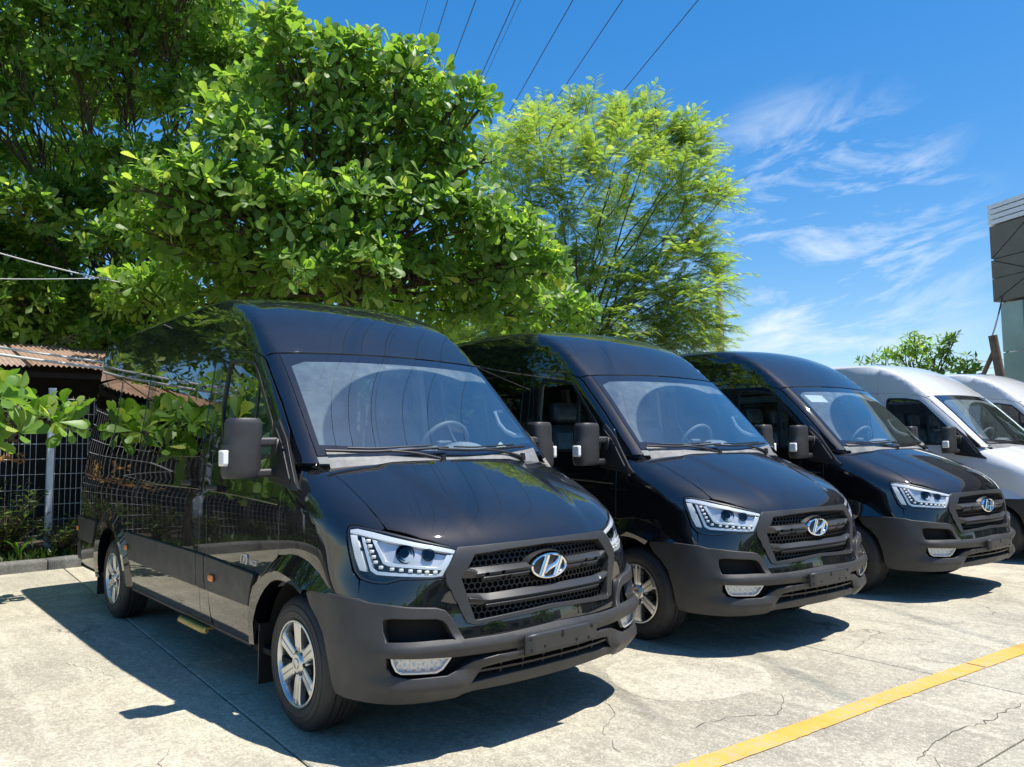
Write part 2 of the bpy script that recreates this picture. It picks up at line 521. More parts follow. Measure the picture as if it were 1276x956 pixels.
# bonnet and cabin heights
Zb=pchs([-.6,-.1,.1,.4,.65,.8,.9,.95],[1.62,1.475,1.405,1.285,1.17,1.085,1.01,.95],.07)
Zc=pchs([-5.1,-4.6,-3.5,-2.2,-1.7,-1.4,-1.15,-.6,.07,.4],[2.57,2.625,2.645,2.63,2.61,2.572,2.475,2.08,1.42,1.1],.08)
def fside(x,y,z):
    ya=np.abs(y)
    w=Wz(z)-.10*np.clip((x+.1),0,2)**2*sst(.5,1.2,z)-.03*np.clip(-x-4.2,0,2)**2
    return (ya-w)*.98
def fnose(x,y,z):
    y2=y*y
    return (x-X0(z)+K2(z)*y2+.12*y2*y2*sst(.7,1.0,z))*.88
def fbon(x,y,z):
    ya=np.abs(y)
    xx=x+.12*y*y
    b=Zb(xx)-.05*y*y-.04*y**4+.010*(1-sst(.40,.50,ya+.12*(x-.4)))
    return (z-b)*.88
def fcab(x,y,z):
    xx=x+.15*y*y
    s=(Zc(xx+1e-3)-Zc(xx-1e-3))/2e-3
    cr=.028*y*y+.03*y**4
    return (z-Zc(xx)+cr*sst(-.9,-1.5,x))/np.sqrt(1+s*s)
def flow(x,y,z):
    s=fside(x,y,z)
    low=smax(s,fnose(x,y,z),.27)
    low=smax(low,fbon(x,y,z),.11)
    return np.maximum(low,.28-z)
def fbody(x,y,z):
    s=fside(x,y,z)
    low=smax(s,fnose(x,y,z),.27)
    low=smax(low,fbon(x,y,z),.11)
    low=np.maximum(low,-.45-x)
    cab=smax(fcab(x,y,z),s,.13-.07*sst(1.95,2.35,z))
    cab=np.maximum(cab,x-.25)
    f=np.minimum(low,cab)
    f=smax(f,-5.12-x+.06*y*y,.14)
    return np.maximum(f,.28-z)
def grad(F,x,y,z,h=1e-3):
    g=np.stack([F(x+h,y,z)-F(x-h,y,z),F(x,y+h,z)-F(x,y-h,z),F(x,y,z+h)-F(x,y,z-h)],-1)
    return g/np.maximum(np.linalg.norm(g,axis=-1,keepdims=True),1e-9)

# ------------------------------------------------------------------ mesh building helpers
def tag(o, label=None, cat=None, group=None, kind=None):
    if label: o['label'] = label
    if cat: o['category'] = cat
    if group: o['group'] = group
    if kind: o['kind'] = kind
    return o


def empty(name, loc=(0, 0, 0), rz=0.0):
    o = bpy.data.objects.new(name, None)
    o.empty_display_size = 0.2
    COL.objects.link(o)
    o.location = loc
    o.rotation_euler = (0, 0, rz)
    return o


def link_mesh(name, me, parent=None):
    o = bpy.data.objects.new(name, me)
    COL.objects.link(o)
    if parent is not None:
        o.parent = parent
    return o


class MB:
    """collects pieces with their own normals and links them as ONE mesh object"""
    def __init__(self):
        self.v, self.f, self.n = [], [], []

    def add(self, V, F, N=None, smooth=False):
        V = np.asarray(V, float).reshape(-1, 3)
        b = sum(len(x) for x in self.v)
        if N is None and smooth:
            N = np.zeros_like(V)
            for f in F:
                p = V[list(f)]
                nn = np.cross(p[1] - p[0], p[2] - p[0]) if len(f) == 3 else np.cross(p[2] - p[0], p[3] - p[1])
                for i in f:
                    N[i] += nn
            N /= np.maximum(np.linalg.norm(N, axis=1, keepdims=True), 1e-12)
        self.v.append(V)
        for f in F:
            f = list(f)
            self.f.append([i + b for i in f])
            if N is None:
                p = V[f]
                nn = np.cross(p[1] - p[0], p[2] - p[0]) if len(f) == 3 else np.cross(p[2] - p[0], p[3] - p[1])
                nn = nn / max(np.linalg.norm(nn), 1e-12)
                self.n.append(np.repeat(nn[None], len(f), 0))
            else:
                self.n.append(N[f])
        return self

    def box(self, c, s, R=None, taper=None):
        x, y, z = (np.array(s) / 2)
        V = np.array([(a * x, b * y, d * z) for d in (-1, 1) for b in (-1, 1) for a in (-1, 1)])
        if taper is not None:
            V[4:, :2] *= taper
        if R is not None:
            V = V @ np.array(R).T
        V = V + np.array(c)
        return self.add(V, [(0, 2, 3, 1), (4, 5, 7, 6), (0, 1, 5, 4), (2, 6, 7, 3), (0, 4, 6, 2), (1, 3, 7, 5)])

    def rbox(self, c, s, r=0.3, n=8, R=None):
        """rounded box, superquadric style; r = share of the half size that is rounded"""
        h = np.array(s, float) / 2
        rr = r * h.min()
        V, F = [], []
        idx = {}
        g = np.linspace(-1, 1, n + 1)
        for ax in range(3):
            for sg in (-1, 1):
                base = len(V)
                a, b = (ax + 1) % 3, (ax + 2) % 3
                for i in range(n + 1):
                    for j in range(n + 1):
                        p = np.zeros(3)
                        p[ax] = sg; p[a] = g[i]; p[b] = g[j]
                        V.append(p)
                for i in range(n):
                    for j in range(n):
                        q = [base + i * (n + 1) + j, base + (i + 1) * (n + 1) + j, base + (i + 1) * (n + 1) + j + 1, base + i * (n + 1) + j + 1]
                        F.append(q if sg > 0 else q[::-1])
        V = np.array(V)
        # spread sample points: dense near the edges
        W = np.sign(V) * (1 - (1 - np.abs(V)) ** 1.0) * h
        core = np.clip(W, -(h - rr), h - rr)
        d = W - core
        L = np.linalg.norm(d, axis=1, keepdims=True)
        Nn = np.where(L > 1e-9, d / np.maximum(L, 1e-9), 0)
        on = np.abs(V) >= 0.999
        flat = np.where(on, np.sign(V), 0)
        Nn = np.where(L > 1e-9, Nn, flat)
        P = core + Nn * rr
        if R is not None:
            P = P @ np.array(R).T
            Nn = Nn @ np.array(R).T
        return self.add(P + np.array(c), F, Nn)

    def tube(self, pts, r, seg=8, caps=True):
        P = np.array(pts, float)
        n = len(P)
        r = np.full(n, r) if np.isscalar(r) else np.array(r, float)
        T = np.gradient(P, axis=0)
        T /= np.maximum(np.linalg.norm(T, axis=1, keepdims=True), 1e-12)
        up = np.array([0, 0, 1.0])
        if abs(T[0] @ up) > 0.9:
            up = np.array([1.0, 0, 0])
        A = np.cross(T[0], up); A /= np.linalg.norm(A)
        V, N = [], []
        for i in range(n):
            A = A - T[i] * (A @ T[i]); A /= max(np.linalg.norm(A), 1e-9)
            B = np.cross(T[i], A)
            for k in range(seg):
                a = 2 * PI * k / seg
                d = A * math.cos(a) + B * math.sin(a)
                V.append(P[i] + d * r[i]); N.append(d)
        F = []
        for i in range(n - 1):
            for k in range(seg):
                k2 = (k + 1) % seg
                F.append((i * seg + k, i * seg + k2, (i + 1) * seg + k2, (i + 1) * seg + k))
        self.add(V, F, np.array(N))
        if caps:
            self.add(V[:seg], [tuple(range(seg))[::-1]])
            self.add(V[-seg:], [tuple(range(seg))])
        return self

    def lathe(self, prof, seg=32, axis='y', c=(0, 0, 0), mod=None, sharp=25):
        """prof: list of (r, h) ; h along axis; sharp corners split by angle"""
        P = np.array(prof, float)
        m = len(P)
        ang = np.linspace(0, 2 * PI, seg, endpoint=False)
        segn = []
        for i in range(m - 1):
            d = P[i + 1] - P[i]
            nn = np.array([d[1], -d[0]])
            segn.append(nn / max(np.linalg.norm(nn), 1e-12))
        for i in range(m - 1):
            ns = []
            for j in (i, i + 1):
                o = None
                if j == i and i > 0: o = segn[i - 1]
                if j == i + 1 and i < m - 2: o = segn[i + 1]
                nn = segn[i]
                if o is not None and o @ nn > math.cos(math.radians(sharp)):
                    nn = nn + o; nn = nn / np.linalg.norm(nn)
                ns.append(nn)
            V, N = [], []
            for j, nn in zip((i, i + 1), ns):
                for k, a in enumerate(ang):
                    r = P[j, 0] + (mod(j, k) if mod else 0)
                    ca, sa = math.cos(a), math.sin(a)
                    if axis == 'y':
                        V.append((r * ca, P[j, 1], r * sa)); N.append((nn[0] * ca, nn[1], nn[0] * sa))
                    elif axis == 'z':
                        V.append((r * ca, r * sa, P[j, 1])); N.append((nn[0] * ca, nn[0] * sa, nn[1]))
                    else:
                        V.append((P[j, 1], r * ca, r * sa)); N.append((nn[1], nn[0] * ca, nn[0] * sa))
            F = []
            for k in range(seg):
                k2 = (k + 1) % seg
                q = (k, k2, seg + k2, seg + k)
                F.append(q)
            V = np.array(V); N = np.array(N)
            q = V[list(F[0])]
            g = np.cross(q[2] - q[0], q[3] - q[1])
            if g @ N[F[0][0]] < 0:
                F = [f[::-1] for f in F]
            self.add(V + np.array(c), F, N)
        return self

    def prism(self, pts, d):
        """flat polygon (3D points, counter-clockwise seen from outside) pushed back by vector d"""
        P = np.array(pts, float); n = len(P); D = np.array(d, float)
        self.add(P, [tuple(range(n))])
        self.add(P + D, [tuple(range(n))[::-1]])
        for i in range(n):
            j = (i + 1) % n
            self.add([P[i], P[i] + D, P[j] + D, P[j]], [(0, 1, 2, 3)])
        return self

    def mirrored(self):
        o = MB()
        k = 0
        o.v = [x * np.array([1, -1, 1]) for x in self.v]
        for f, n in zip(self.f, self.n):
            o.f.append(f[::-1]); o.n.append(n[::-1] * np.array([1, -1, 1]))
        return o

    def join(self, other):
        b = sum(len(x) for x in self.v)
        self.v += other.v
        self.f += [[i + b for i in f] for f in other.f]
        self.n += other.n
        return self

    def mesh(self, name, mat):
        V = np.concatenate(self.v) if self.v else np.zeros((0, 3))
        me = bpy.data.meshes.new(name)
        me.from_pydata(V.tolist(), [], self.f)
        me.polygons.foreach_set('use_smooth', [True] * len(me.polygons))
        me.update()
        if len(self.n):
            me.normals_split_custom_set(np.concatenate(self.n).tolist())
        me.materials.append(MATS[mat])
        return me

    def build(self, name, mat, parent=None):
        return link_mesh(name, self.mesh(name, mat), parent)


def rot_xyz(rx=0, ry=0, rz=0):
    return np.array(Matrix.Rotation(rz, 3, 'Z') @ Matrix.Rotation(ry, 3, 'Y') @ Matrix.Rotation(rx, 3, 'X'))


# ------------------------------------------------------------------ patches on the body surface
def bisect(Fn, lo, hi, it=34):
    lo = np.array(lo, float); hi = np.array(hi, float)
    for _ in range(it):
        m = (lo + hi) / 2
        o = Fn(m) > 0
        hi = np.where(o, m, hi); lo = np.where(o, lo, m)
    return (lo + hi) / 2


def projS(u, v):                       # side, right: (x, z)
    y = bisect(lambda t: fbody(u, -t, v), np.full_like(u, .2), np.full_like(u, 1.3))
    return np.stack([u, -y, v], -1)


def projN(u, v):                       # nose: (azimuth deg, z) round a vertical axis at x=-.3
    a = np.radians(u); ca, sa = np.cos(a), np.sin(a)
    r = bisect(lambda t: fbody(-.3 + t * ca, t * sa, v), np.full_like(u, .3), np.full_like(u, 1.6))
    return np.stack([-.3 + r * ca, r * sa, v], -1)


def projA(u, v):                       # pillars: (azimuth deg, z) round a vertical axis at x=-1.6
    a = np.radians(u); ca, sa = np.cos(a), np.sin(a)
    r = bisect(lambda t: fbody(-1.6 + t * ca, t * sa, v), np.full_like(u, .3), np.full_like(u, 2.6))
    return np.stack([-1.6 + r * ca, r * sa, v], -1)


def projT(u, v):                       # from above: (x, y)
    z = bisect(lambda t: fbody(u, v, t), np.full_like(u, .62), np.full_like(u, 3.))
    return np.stack([u, v, z], -1)


def projW(u, v):                       # windscreen: (y, z)
    x = bisect(lambda t: fcab(t, u, v), np.full_like(u, -2.2), np.full_like(u, .8))
    return np.stack([x, u, v], -1)


def projB(u, v):                       # bonnet from above, without the cabin
    z = bisect(lambda t: flow(u, v, t), np.full_like(u, .62), np.full_like(u, 3.))
    return np.stack([u, v, z], -1)


def mkX(zc, fb=None):
    fb = fb or fbody

    def proj(u, v):                    # polar in the yz plane: (x, angle)
        c, s = np.cos(v), np.sin(v)
        r = bisect(lambda t: fb(u, -t * c, zc + t * s), np.full_like(u, .1), np.full_like(u, 2.))
        return np.stack([u, -r * c, zc + r * s], -1)
    return proj


projR, projF = mkX(1.3), mkX(.7, flow)


def arr(l):
    l = np.array(l, float)
    return l[:, 0], l[:, 1]


def S3(*l): return projS(*arr(l))
def N3(*l): return projN(*arr(l))
def T3(*l): return projB(*arr(l))
def W3(*l): return projW(*arr(l))


def toX(P, zc): return np.stack([P[:, 0], np.arctan2(P[:, 2] - zc, -P[:, 1])], -1)
def toA(P): return np.stack([np.degrees(np.arctan2(P[:, 1], P[:, 0] + 1.6)), P[:, 2]], -1)
def toN(P): return np.stack([np.degrees(np.arctan2(P[:, 1], P[:, 0] + .3)), P[:, 2]], -1)


def inside(P, poly):
    x, y = P[:, 0], P[:, 1]
    r = np.zeros(len(P), bool)
    n = len(poly)
    for i in range(n):
        a, b = poly[i], poly[(i + 1) % n]
        c = ((a[1] > y) != (b[1] > y))
        t = (b[0] - a[0]) * (y - a[1]) / (b[1] - a[1] if b[1] != a[1] else 1e-12) + a[0]
        r ^= c & (x < t)
    return r


def dist_to(P, poly):
    d = np.full(len(P), 1e9)
    n = len(poly)
    for i in range(n):
        a = poly[i]; e = poly[(i + 1) % n] - a
        t = np.clip(((P - a) @ e) / max(e @ e, 1e-12), 0, 1)
        d = np.minimum(d, np.linalg.norm(P - (a + t[:, None] * e), axis=1))
    return d


def dens(poly, h):
    out = []
    n = len(poly)
    for i in range(n):
        a, b = poly[i], poly[(i + 1) % n]
        k = max(1, int(math.ceil(np.linalg.norm(b - a) / h)))
        for j in range(k):
            out.append(a + (b - a) * j / k)
    return np.array(out)


def rnd(poly, r=0.02, k=3):
    """round the corners of a 2D outline (in its metric units)"""
    P = np.array(poly, float)
    out = []
    n = len(P)
    for i in range(n):
        p, a, b = P[i], P[i - 1], P[(i + 1) % n]
        da, db = a - p, b - p
        la, lb = np.linalg.norm(da), np.linalg.norm(db)
        cosang = (da @ db) / max(la * lb, 1e-9)
        if cosang < -0.96:
            out.append(p); continue
        q = min(r, la * .42, lb * .42)
        s, e = p + da / la * q, p + db / lb * q
        for t in np.linspace(0, 1, k + 1):
            out.append((1 - t) ** 2 * s + 2 * t * (1 - t) * p + t * t * e)
    return np.array(out)


SC = {'B': (1, 1), 'S': (1, 1), 'N': (.021, 1), 'A': (.028, 1), 'T': (1, 1), 'W': (1, 1.4), 'R': (1, 1.1), 'F': (1, .9)}
PRJ = {'B': projB, 'S': projS, 'N': projN, 'A': projA, 'T': projT, 'W': projW, 'R': projR, 'F': projF}


def patch(kind, outline, holes=(), h=.05, off=0.0, skirt=.012, bevel=0.0, corner=0.0, mb=None, Fn=None):
    """a panel cut from the body surface: outline and holes in the parameters of its projection"""
    s = np.array(SC[kind])
    O = np.array(outline, float) * s
    H = [np.array(x, float) * s for x in holes]
    if corner:
        O = rnd(O, corner); H = [rnd(x, corner) for x in H]
    O = dens(O, h); H = [dens(x, h) for x in H]
    lo, hi = O.min(0), O.max(0)
    gx = np.arange(lo[0], hi[0] + h, h); gy = np.arange(lo[1], hi[1] + h * .866, h * .866)
    G = np.array([(x + (h / 2 if j % 2 else 0), y) for j, y in enumerate(gy) for x in gx])
    m = inside(G, O) & (dist_to(G, O) > .45 * h)
    for x in H:
        m &= ~inside(G, x) & (dist_to(G, x) > .45 * h)
    G = G[m]
    pts = np.concatenate([O] + H + ([G] if len(G) else []))
    edges = []
    b = 0
    for x in [O] + H:
        n = len(x)
        edges += [(b + i, b + (i + 1) % n) for i in range(n)]
        b += n
    vv, ee, ff, *_ = delaunay_2d_cdt([Vector(p) for p in pts], edges, [], 0, 1e-7)
    V2 = np.array([tuple(v) for v in vv])
    T = np.array([tuple(f) for f in ff])
    cen = V2[T].mean(1)
    k = inside(cen, O)
    for x in H:
        k &= ~inside(cen, x)
    T = T[k]
    used = np.unique(T)
    rm = -np.ones(len(V2), int); rm[used] = np.arange(len(used))
    V2 = V2[used]; T = rm[T]
    u, v = V2[:, 0] / s[0], V2[:, 1] / s[1]
    P = PRJ[kind](u, v)
    F_ = Fn or {'W': fcab, 'B': flow, 'F': flow}.get(kind, fbody)
    N = grad(F_, P[:, 0], P[:, 1], P[:, 2], 2e-3)
    o = off(u, v) if callable(off) else off
    P = P + N * (o[:, None] if isinstance(o, np.ndarray) else o)
    if callable(off):                     # relief: normals from the displaced sheet itself
        NN = np.zeros_like(P)
        fn = np.cross(P[T[:, 1]] - P[T[:, 0]], P[T[:, 2]] - P[T[:, 0]])
        sg = np.sign((fn * N[T[:, 0]]).sum(1))[:, None]
        for i in range(3):
            np.add.at(NN, T[:, i], fn * sg)
        N = NN / np.maximum(np.linalg.norm(NN, axis=1, keepdims=True), 1e-12)
    fn = np.cross(P[T[:, 1]] - P[T[:, 0]], P[T[:, 2]] - P[T[:, 0]])
    fl = (fn * N[T[:, 0]]).sum(1) < 0
    T[fl] = T[fl][:, ::-1]
    mb = mb or MB()
    mb.add(P, T.tolist(), N)
    # boundary
    E = {}
    for t in T:
        for i in range(3):
            E[(t[i], t[(i + 1) % 3])] = 1
    B = [e for e in E if (e[1], e[0]) not in E]
    if skirt and B:
        outd = np.zeros_like(P)
        for a, c in B:
            d = np.cross(P[c] - P[a], N[a])
            outd[a] += d; outd[c] += d
        outd /= np.maximum(np.linalg.norm(outd, axis=1, keepdims=True), 1e-12)
        ids = sorted({i for e in B for i in e}); mp = {i: j for j, i in enumerate(ids)}
        I = np.array(ids); n = len(ids)
        p0, nn, od = P[I], N[I], outd[I]
        if bevel:
            p1 = p0 + od * bevel * .55 - nn * bevel * .3
            p2 = p0 + od * bevel - nn * bevel
            p3 = p2 - nn * skirt
            V = np.concatenate([p0, p1, p2, p3])
            mid = od * .7 + nn * .7
            Nb = np.concatenate([nn, mid, od, od])
            F = []
            for a, c in B:
                i, j = mp[a], mp[c]
                for q in range(3):
                    F.append((j + q * n, i + q * n, i + (q + 1) * n, j + (q + 1) * n))
            mb.add(V, F, Nb)
        else:
            V = np.concatenate([p0, p0 - nn * skirt])
            F = [(mp[c], mp[a], mp[a] + n, mp[c] + n) for a, c in B]
            mb.add(V, F, np.concatenate([od, od]))
    return mb


def both(mb):
    return (mb, mb.mirrored())


def mir(l):
    """half outline given from the right (negative azimuth) to the centre -> closed symmetric one"""
    return None

# ------------------------------------------------------------------ the van
def sym(top, bot):
    """closed outline from the right half of its upper edge and of its lower edge (both from outside to centre)"""
    t = [tuple(p) for p in top]; b = [tuple(p) for p in bot]
    tm = [(-a, z) for a, z in t[::-1] if abs(a) > 1e-6]
    bm = [(-a, z) for a, z in b if abs(a) > 1e-6]
    return t + tm + bm + [p for p in b[::-1]]


def tri_(z, lo, pk, hi):
    return np.clip(np.minimum((z - lo) / (pk - lo), (hi - z) / (hi - pk)), 0, 1)


def bump_relief(a, z):
    aa = np.abs(a)
    side = 1 - sst(38.5, 43, aa)
    o = .012 + .030 * tri_(z, .475, .530, .585) * side
    o = o + .034 * tri_(z, .27, .368, .425) * (1 - sst(37, 47, aa)) * sst(21.5, 25.5, aa)
    o = o + .022 * tri_(z, .425, .452, .485) * (1 - sst(17, 23, aa))
    o = o + .012 * sst(.60, .70, z) * side
    return o


ARCH_O = [(-.575, .36), (-.58, .505), (-.568, .554), (-.531, .635), (-.463, .707), (-.40, .757), (-.30, .825), (-.2, .877), (-.12, .903), (-.03, .917), (.05, .918), (.12, .908), (.19, .892), (.288, .851), (.373, .797), (.425, .769)]
ARCH_M = [(-.560, .36), (-.545, .50), (-.515, .59), (-.486, .65), (-.456, .696), (-.357, .752), (-.264, .793), (-.2, .808), (-.146, .820), (-.10, .822), (-.02, .812), (.05, .800), (.12, .782), (.188, .764), (.31, .7665), (.415, .7665)]
ARCH_I = [(-.50, .36), (-.488, .486), (-.465, .53), (-.443, .565), (-.419, .599), (-.365, .655), (-.30, .706), (-.236, .744), (-.19, .762), (-.145, .772), (-.09, .776), (-.02, .776), (.052, .767), (.145, .733)]


def ellipse_arc(cx, cz, rx, rz, a0, a1, n):
    return [(cx + rx * math.cos(math.radians(a)), cz + rz * math.sin(math.radians(a))) for a in np.linspace(a0, a1, n)]


def ring_strip(mb, rows):
    """rows: list of (k,3) point rows; quads between neighbouring rows, smooth along, split across"""
    for A, B in zip(rows[:-1], rows[1:]):
        n = min(len(A), len(B))
        V = np.concatenate([A[:n], B[:n]])
        F = [(i, i + 1, n + i + 1, n + i) for i in range(n - 1)]
        fn = np.array([np.cross(V[f[2]] - V[f[0]], V[f[3]] - V[f[1]]) for f in F])
        if (fn[:, 1] > 0).sum() > len(F) / 2:
            F = [f[::-1] for f in F]
        mb.add(V, F, None, True)
    return mb


def on_side(l, off):
    P = S3(*l)
    N = grad(fbody, P[:, 0], P[:, 1], P[:, 2], 2e-3)
    o = np.array(off) if not np.isscalar(off) else np.full(len(P), off)
    return P + N * o[:, None]


def make_wheel(van, x, side, front):
    """tyre, rim with six spokes, hub cap, nuts, brake disc"""
    mb = MB()
    R = .352
    segs = []
    for k in range(64):
        segs += [0, 0, 1]
    nseg = len(segs)
    prof = [(.205, .040), (.218, .018), (.238, .006), (.262, 0), (.290, .002), (.315, .012), (.333, .026), (.345, .044),
            (.349, .060), (.349, .064), (.339, .066), (.339, .072), (.3505, .074), (.352, .098), (.352, .104), (.341, .106), (.341, .114), (.352, .116),
            (.352, .134), (.341, .136), (.341, .144), (.352, .146), (.3505, .172), (.340, .176), (.340, .182), (.349, .186), (.345, .206), (.325, .228), (.28, .240), (.21, .236)]

    def mod(j, k):
        if 7 <= j <= 9 or 12 <= j <= 14 or 17 <= j <= 18 or 21 <= j <= 22 or 25 <= j <= 26:
            return -.006 if segs[k] else 0
        return 0
    mb.lathe(prof, nseg, 'y', (0, 0, 0), mod, 30)
    # moulded ring and block lettering on the side wall
    mb.lathe([(.268, .0005), (.270, -.002), (.273, .0005)], 64)
    mb.lathe([(.300, .006), (.302, .003), (.305, .0085)], 64)
    yoff = -.985
    base = empty('wheel')
    base.parent = van
    loc = (x, yoff if side < 0 else -yoff, R - .004)
    base.location = loc
    if side > 0:
        base.rotation_euler = (0, 0, PI)
    ty = mb.build('tyre', 'tyre_rubber', base)
    rb = MB()
    rb.lathe([(.224, .012), (.226, .006), (.221, .003), (.214, .004), (.208, .012), (.203, .030), (.200, .080), (.196, .19)], 72, sharp=40)
    rb.lathe([(.006, .010), (.046, .010), (.052, .014), (.060, .024), (.082, .030), (.088, .040), (.09, .07)], 48, sharp=30)
    for k in range(6):
        a = 2 * PI * k / 6 + PI / 6 + .0
        R_ = np.array(Matrix.Rotation(-a, 3, 'Y'))
        st = [(.062, .030, .022), (.085, .034, .017), (.14, .037, .013), (.185, .041, .010), (.207, .046, .011)]
        V = []
        for r, w, y in st:
            V += [(r, y + .035, -w * 1.06), (r, y + .004, -w), (r, y, -w * .80), (r, y, -w * .12), (r, y + .007, 0), (r, y, w * .12), (r, y, w * .80), (r, y + .004, w), (r, y + .035, w * 1.06)]
        V = np.array(V) @ R_.T
        F = []
        for i in range(len(st) - 1):
            for j in range(8):
                F.append((i * 9 + j, i * 9 + j + 1, (i + 1) * 9 + j + 1, (i + 1) * 9 + j))
        q = V[list(F[3])]
        g = np.cross(q[2] - q[0], q[3] - q[1])
        if g[1] > 0:
            F = [f[::-1] for f in F]
        rb.add(V, F)
    rim = rb.build('rim', 'alloy', base)
    hb = MB().lathe([(.0005, .004), (.022, .004), (.027, .006), (.029, .012)], 32)
    hb.build('hub_cap', 'alloy', base)
    nb = MB()
    for k in range(6):
        a = 2 * PI * k / 6
        nb.lathe([(.0005, .012), (.008, .012), (.0095, .015), (.0095, .032)], 10, 'y', (.058 * math.cos(a), 0.006, .058 * math.sin(a)))
    nb.build('lug_nuts', 'satin_trim', base)
    db = MB().lathe([(.05, .095), (.15, .095), (.155, .10), (.155, .118)], 40)
    db.box((.12, .09, .06), (.10, .05, .16))
    db.lathe([(.002, .15), (.20, .15)], 40)
    db.build('brake_disc', 'brake_iron', base)
    return base


def text_mesh(txt, size, extrude, shear=0.0):
    cu = bpy.data.curves.new('lettering', 'FONT')
    cu.body = txt; cu.size = size; cu.extrude = extrude; cu.shear = shear
    cu.align_x = 'LEFT'
    o = bpy.data.objects.new('lettering', cu)
    COL.objects.link(o)
    bpy.context.view_layer.update()
    me = bpy.data.meshes.new_from_object(o.evaluated_get(bpy.context.evaluated_depsgraph_get()))
    V = np.array([tuple(v.co) for v in me.vertices]); F = [tuple(p.vertices) for p in me.polygons]
    bpy.data.objects.remove(o); bpy.data.curves.remove(cu); bpy.data.meshes.remove(me)
    return V, F


def make_van():
    van = empty('van')
    PT, BP, GP = 'black_paint', 'bumper_plastic', 'grille_plastic'
    painted = []

    def put(name, mat, mb, two=False, parent=van, label=None):
        o = mb.build(name, mat, parent)
        r = [o]
        if two:
            r.append(mb.mirrored().build(name, mat, parent))
        for q in r:
            if mat == PT: painted.append(q)
            if label: q['label'] = label
        return r

    # ---------------- roof
    yv = np.linspace(-.785, .785, 15)
    wst = np.stack([yv, 2.084 + .018 * (1 - (yv / .785) ** 2)], -1)
    P_ws_top = projW(wst[:, 0], wst[:, 1])
    top_r = toX(P_ws_top + np.array([-.006, 0, .006]), 1.3)
    side_f = toX(S3((-.765, 2.068), (-.83, 2.088), (-.93, 2.118), (-1.16, 2.140), (-1.424, 2.162)), 1.3)
    right = [tuple(p) for p in side_f]
    top_fr = [(-1.424, math.radians(d)) for d in np.linspace(math.degrees(side_f[-1][1]) + 4, 180 - math.degrees(side_f[-1][1]) - 4, 18)]
    left = [(x, PI - a) for x, a in right[::-1]]
    # order: ws top from right to left, then left side back, across the roof seam, right side forward
    out = [tuple(p) for p in top_r] + [(x, PI - a) for x, a in right] + [(x, a) for x, a in top_fr[::-1]] + right[::-1]
    put('roof_front', PT, patch('R', out, (), .06, 0, .012, .003))
    a0 = float(side_f[-1][1])
    ro = [(-1.430, a) for a in np.linspace(a0, PI - a0, 22)] + [(-5.03, a) for a in np.linspace(PI - a0, a0, 22)]
    # lower edge of the rear roof follows the window line
    le = toX(S3((-5.03, 2.162), (-4.2, 2.162), (-3.0, 2.162), (-2.0, 2.162)), 1.3)
    ro = [(-1.430, a) for a in np.linspace(a0, PI - a0, 22)] + [(x, PI - a) for x, a in [tuple(p) for p in le[::-1]]] + [(-5.03, a) for a in np.linspace(PI - le[0][1], le[0][1], 22)][1:-1] + [tuple(p) for p in le]
    put('roof', PT, patch('R', ro, (), .09, 0, .012, .003))

    # ---------------- pillars beside the windscreen
    seam = S3((-.765, 2.062), (-.72, 2.034), (-.679, 1.997), (-.54, 1.868), (-.42, 1.755), (-.27, 1.600), (-.10, 1.432), (-.080, 1.404))
    wsr = projW(np.linspace(-.845, -.790, 8), np.linspace(1.402, 2.078, 8))
    pil = np.concatenate([toA(seam + np.array([.006, 0, 0])), toA(wsr)])
    put('windscreen_pillar', PT, patch('A', pil, (), .05, 0, .02, .003), True)

    # ---------------- windscreen with its printed border
    wso = [(-.835, 1.440), (-.785, 2.076)] + [(y, 2.076 + .018 * (1 - (y / .785) ** 2)) for y in np.linspace(-.6, .6, 7)] + [(.785, 2.076), (.835, 1.440)] + [(y, 1.402 + .055 * (y / .83) ** 2) for y in np.linspace(.7, -.7, 9)]
    wsi = [(-.800, 1.500), (-.752, 1.990), (-.66, 2.024), (-.4, 2.034), (0, 2.038), (.4, 2.034), (.66, 2.024), (.752, 1.990), (.800, 1.500)] + [(y, 1.458 + .05 * (y / .8) ** 2) for y in np.linspace(.7, -.7, 9)]
    ws = put('windscreen', 'windscreen_glass', patch('W', wsi, (), .07, 0, 0))[0]
    fm = patch('W', wso, (wsi,), .07, 0, .010)
    fm.build('glass_border', 'frit_black', ws)
    pad = MB().rbox(projW(np.array([0.]), np.array([2.0]))[0] + np.array([-.05, 0, -.01]), (.05, .26, .07), .6, 5)
    pad.build('inner_mirror', 'black_plastic', ws)

    # ---------------- bonnet, cowl
    _by = np.linspace(-.813, 0, 13)
    BREAR = lambda y: .132 - .137 * (np.abs(y) / .813) ** 2.1
    brear = [(float(BREAR(y)), float(y)) for y in _by]
    bside = [(.161, -.792), (.300, -.796), (.415, -.798), (.567, -.797), (.610, -.790)]
    bfront = [(.728, -.674), (.78, -.595), (.826, -.515), (.842, -.470), (.860, -.36), (.874, -.20), (.880, 0)]
    half = [brear[0]] + bside + bfront
    full = half + [(x, -y) for x, y in half[::-1][1:]] + [(x, -y) for x, y in brear[1:-1]] + brear[::-1][:-1]
    put('bonnet', PT, patch('B', full, (), .035, .002, .014, .004))
    # cowl: dusty plastic strip between bonnet and glass
    ys = np.linspace(-.785, .785, 25)
    bx = BREAR(ys)
    fr = projB(bx + .004, ys); fr[:, 2] -= .004
    bk = projW(ys, 1.412 + .055 * (ys / .83) ** 2) + np.array([.008, 0, .006])
    mid = (fr + bk) / 2 + np.array([0, 0, .004])
    cm = MB()
    for A, B in ((fr, mid), (mid, bk)):
        n = len(A)
        cm.add(np.concatenate([A, B]), [(i, i + 1, n + i + 1, n + i) for i in range(n - 1)], None, True)
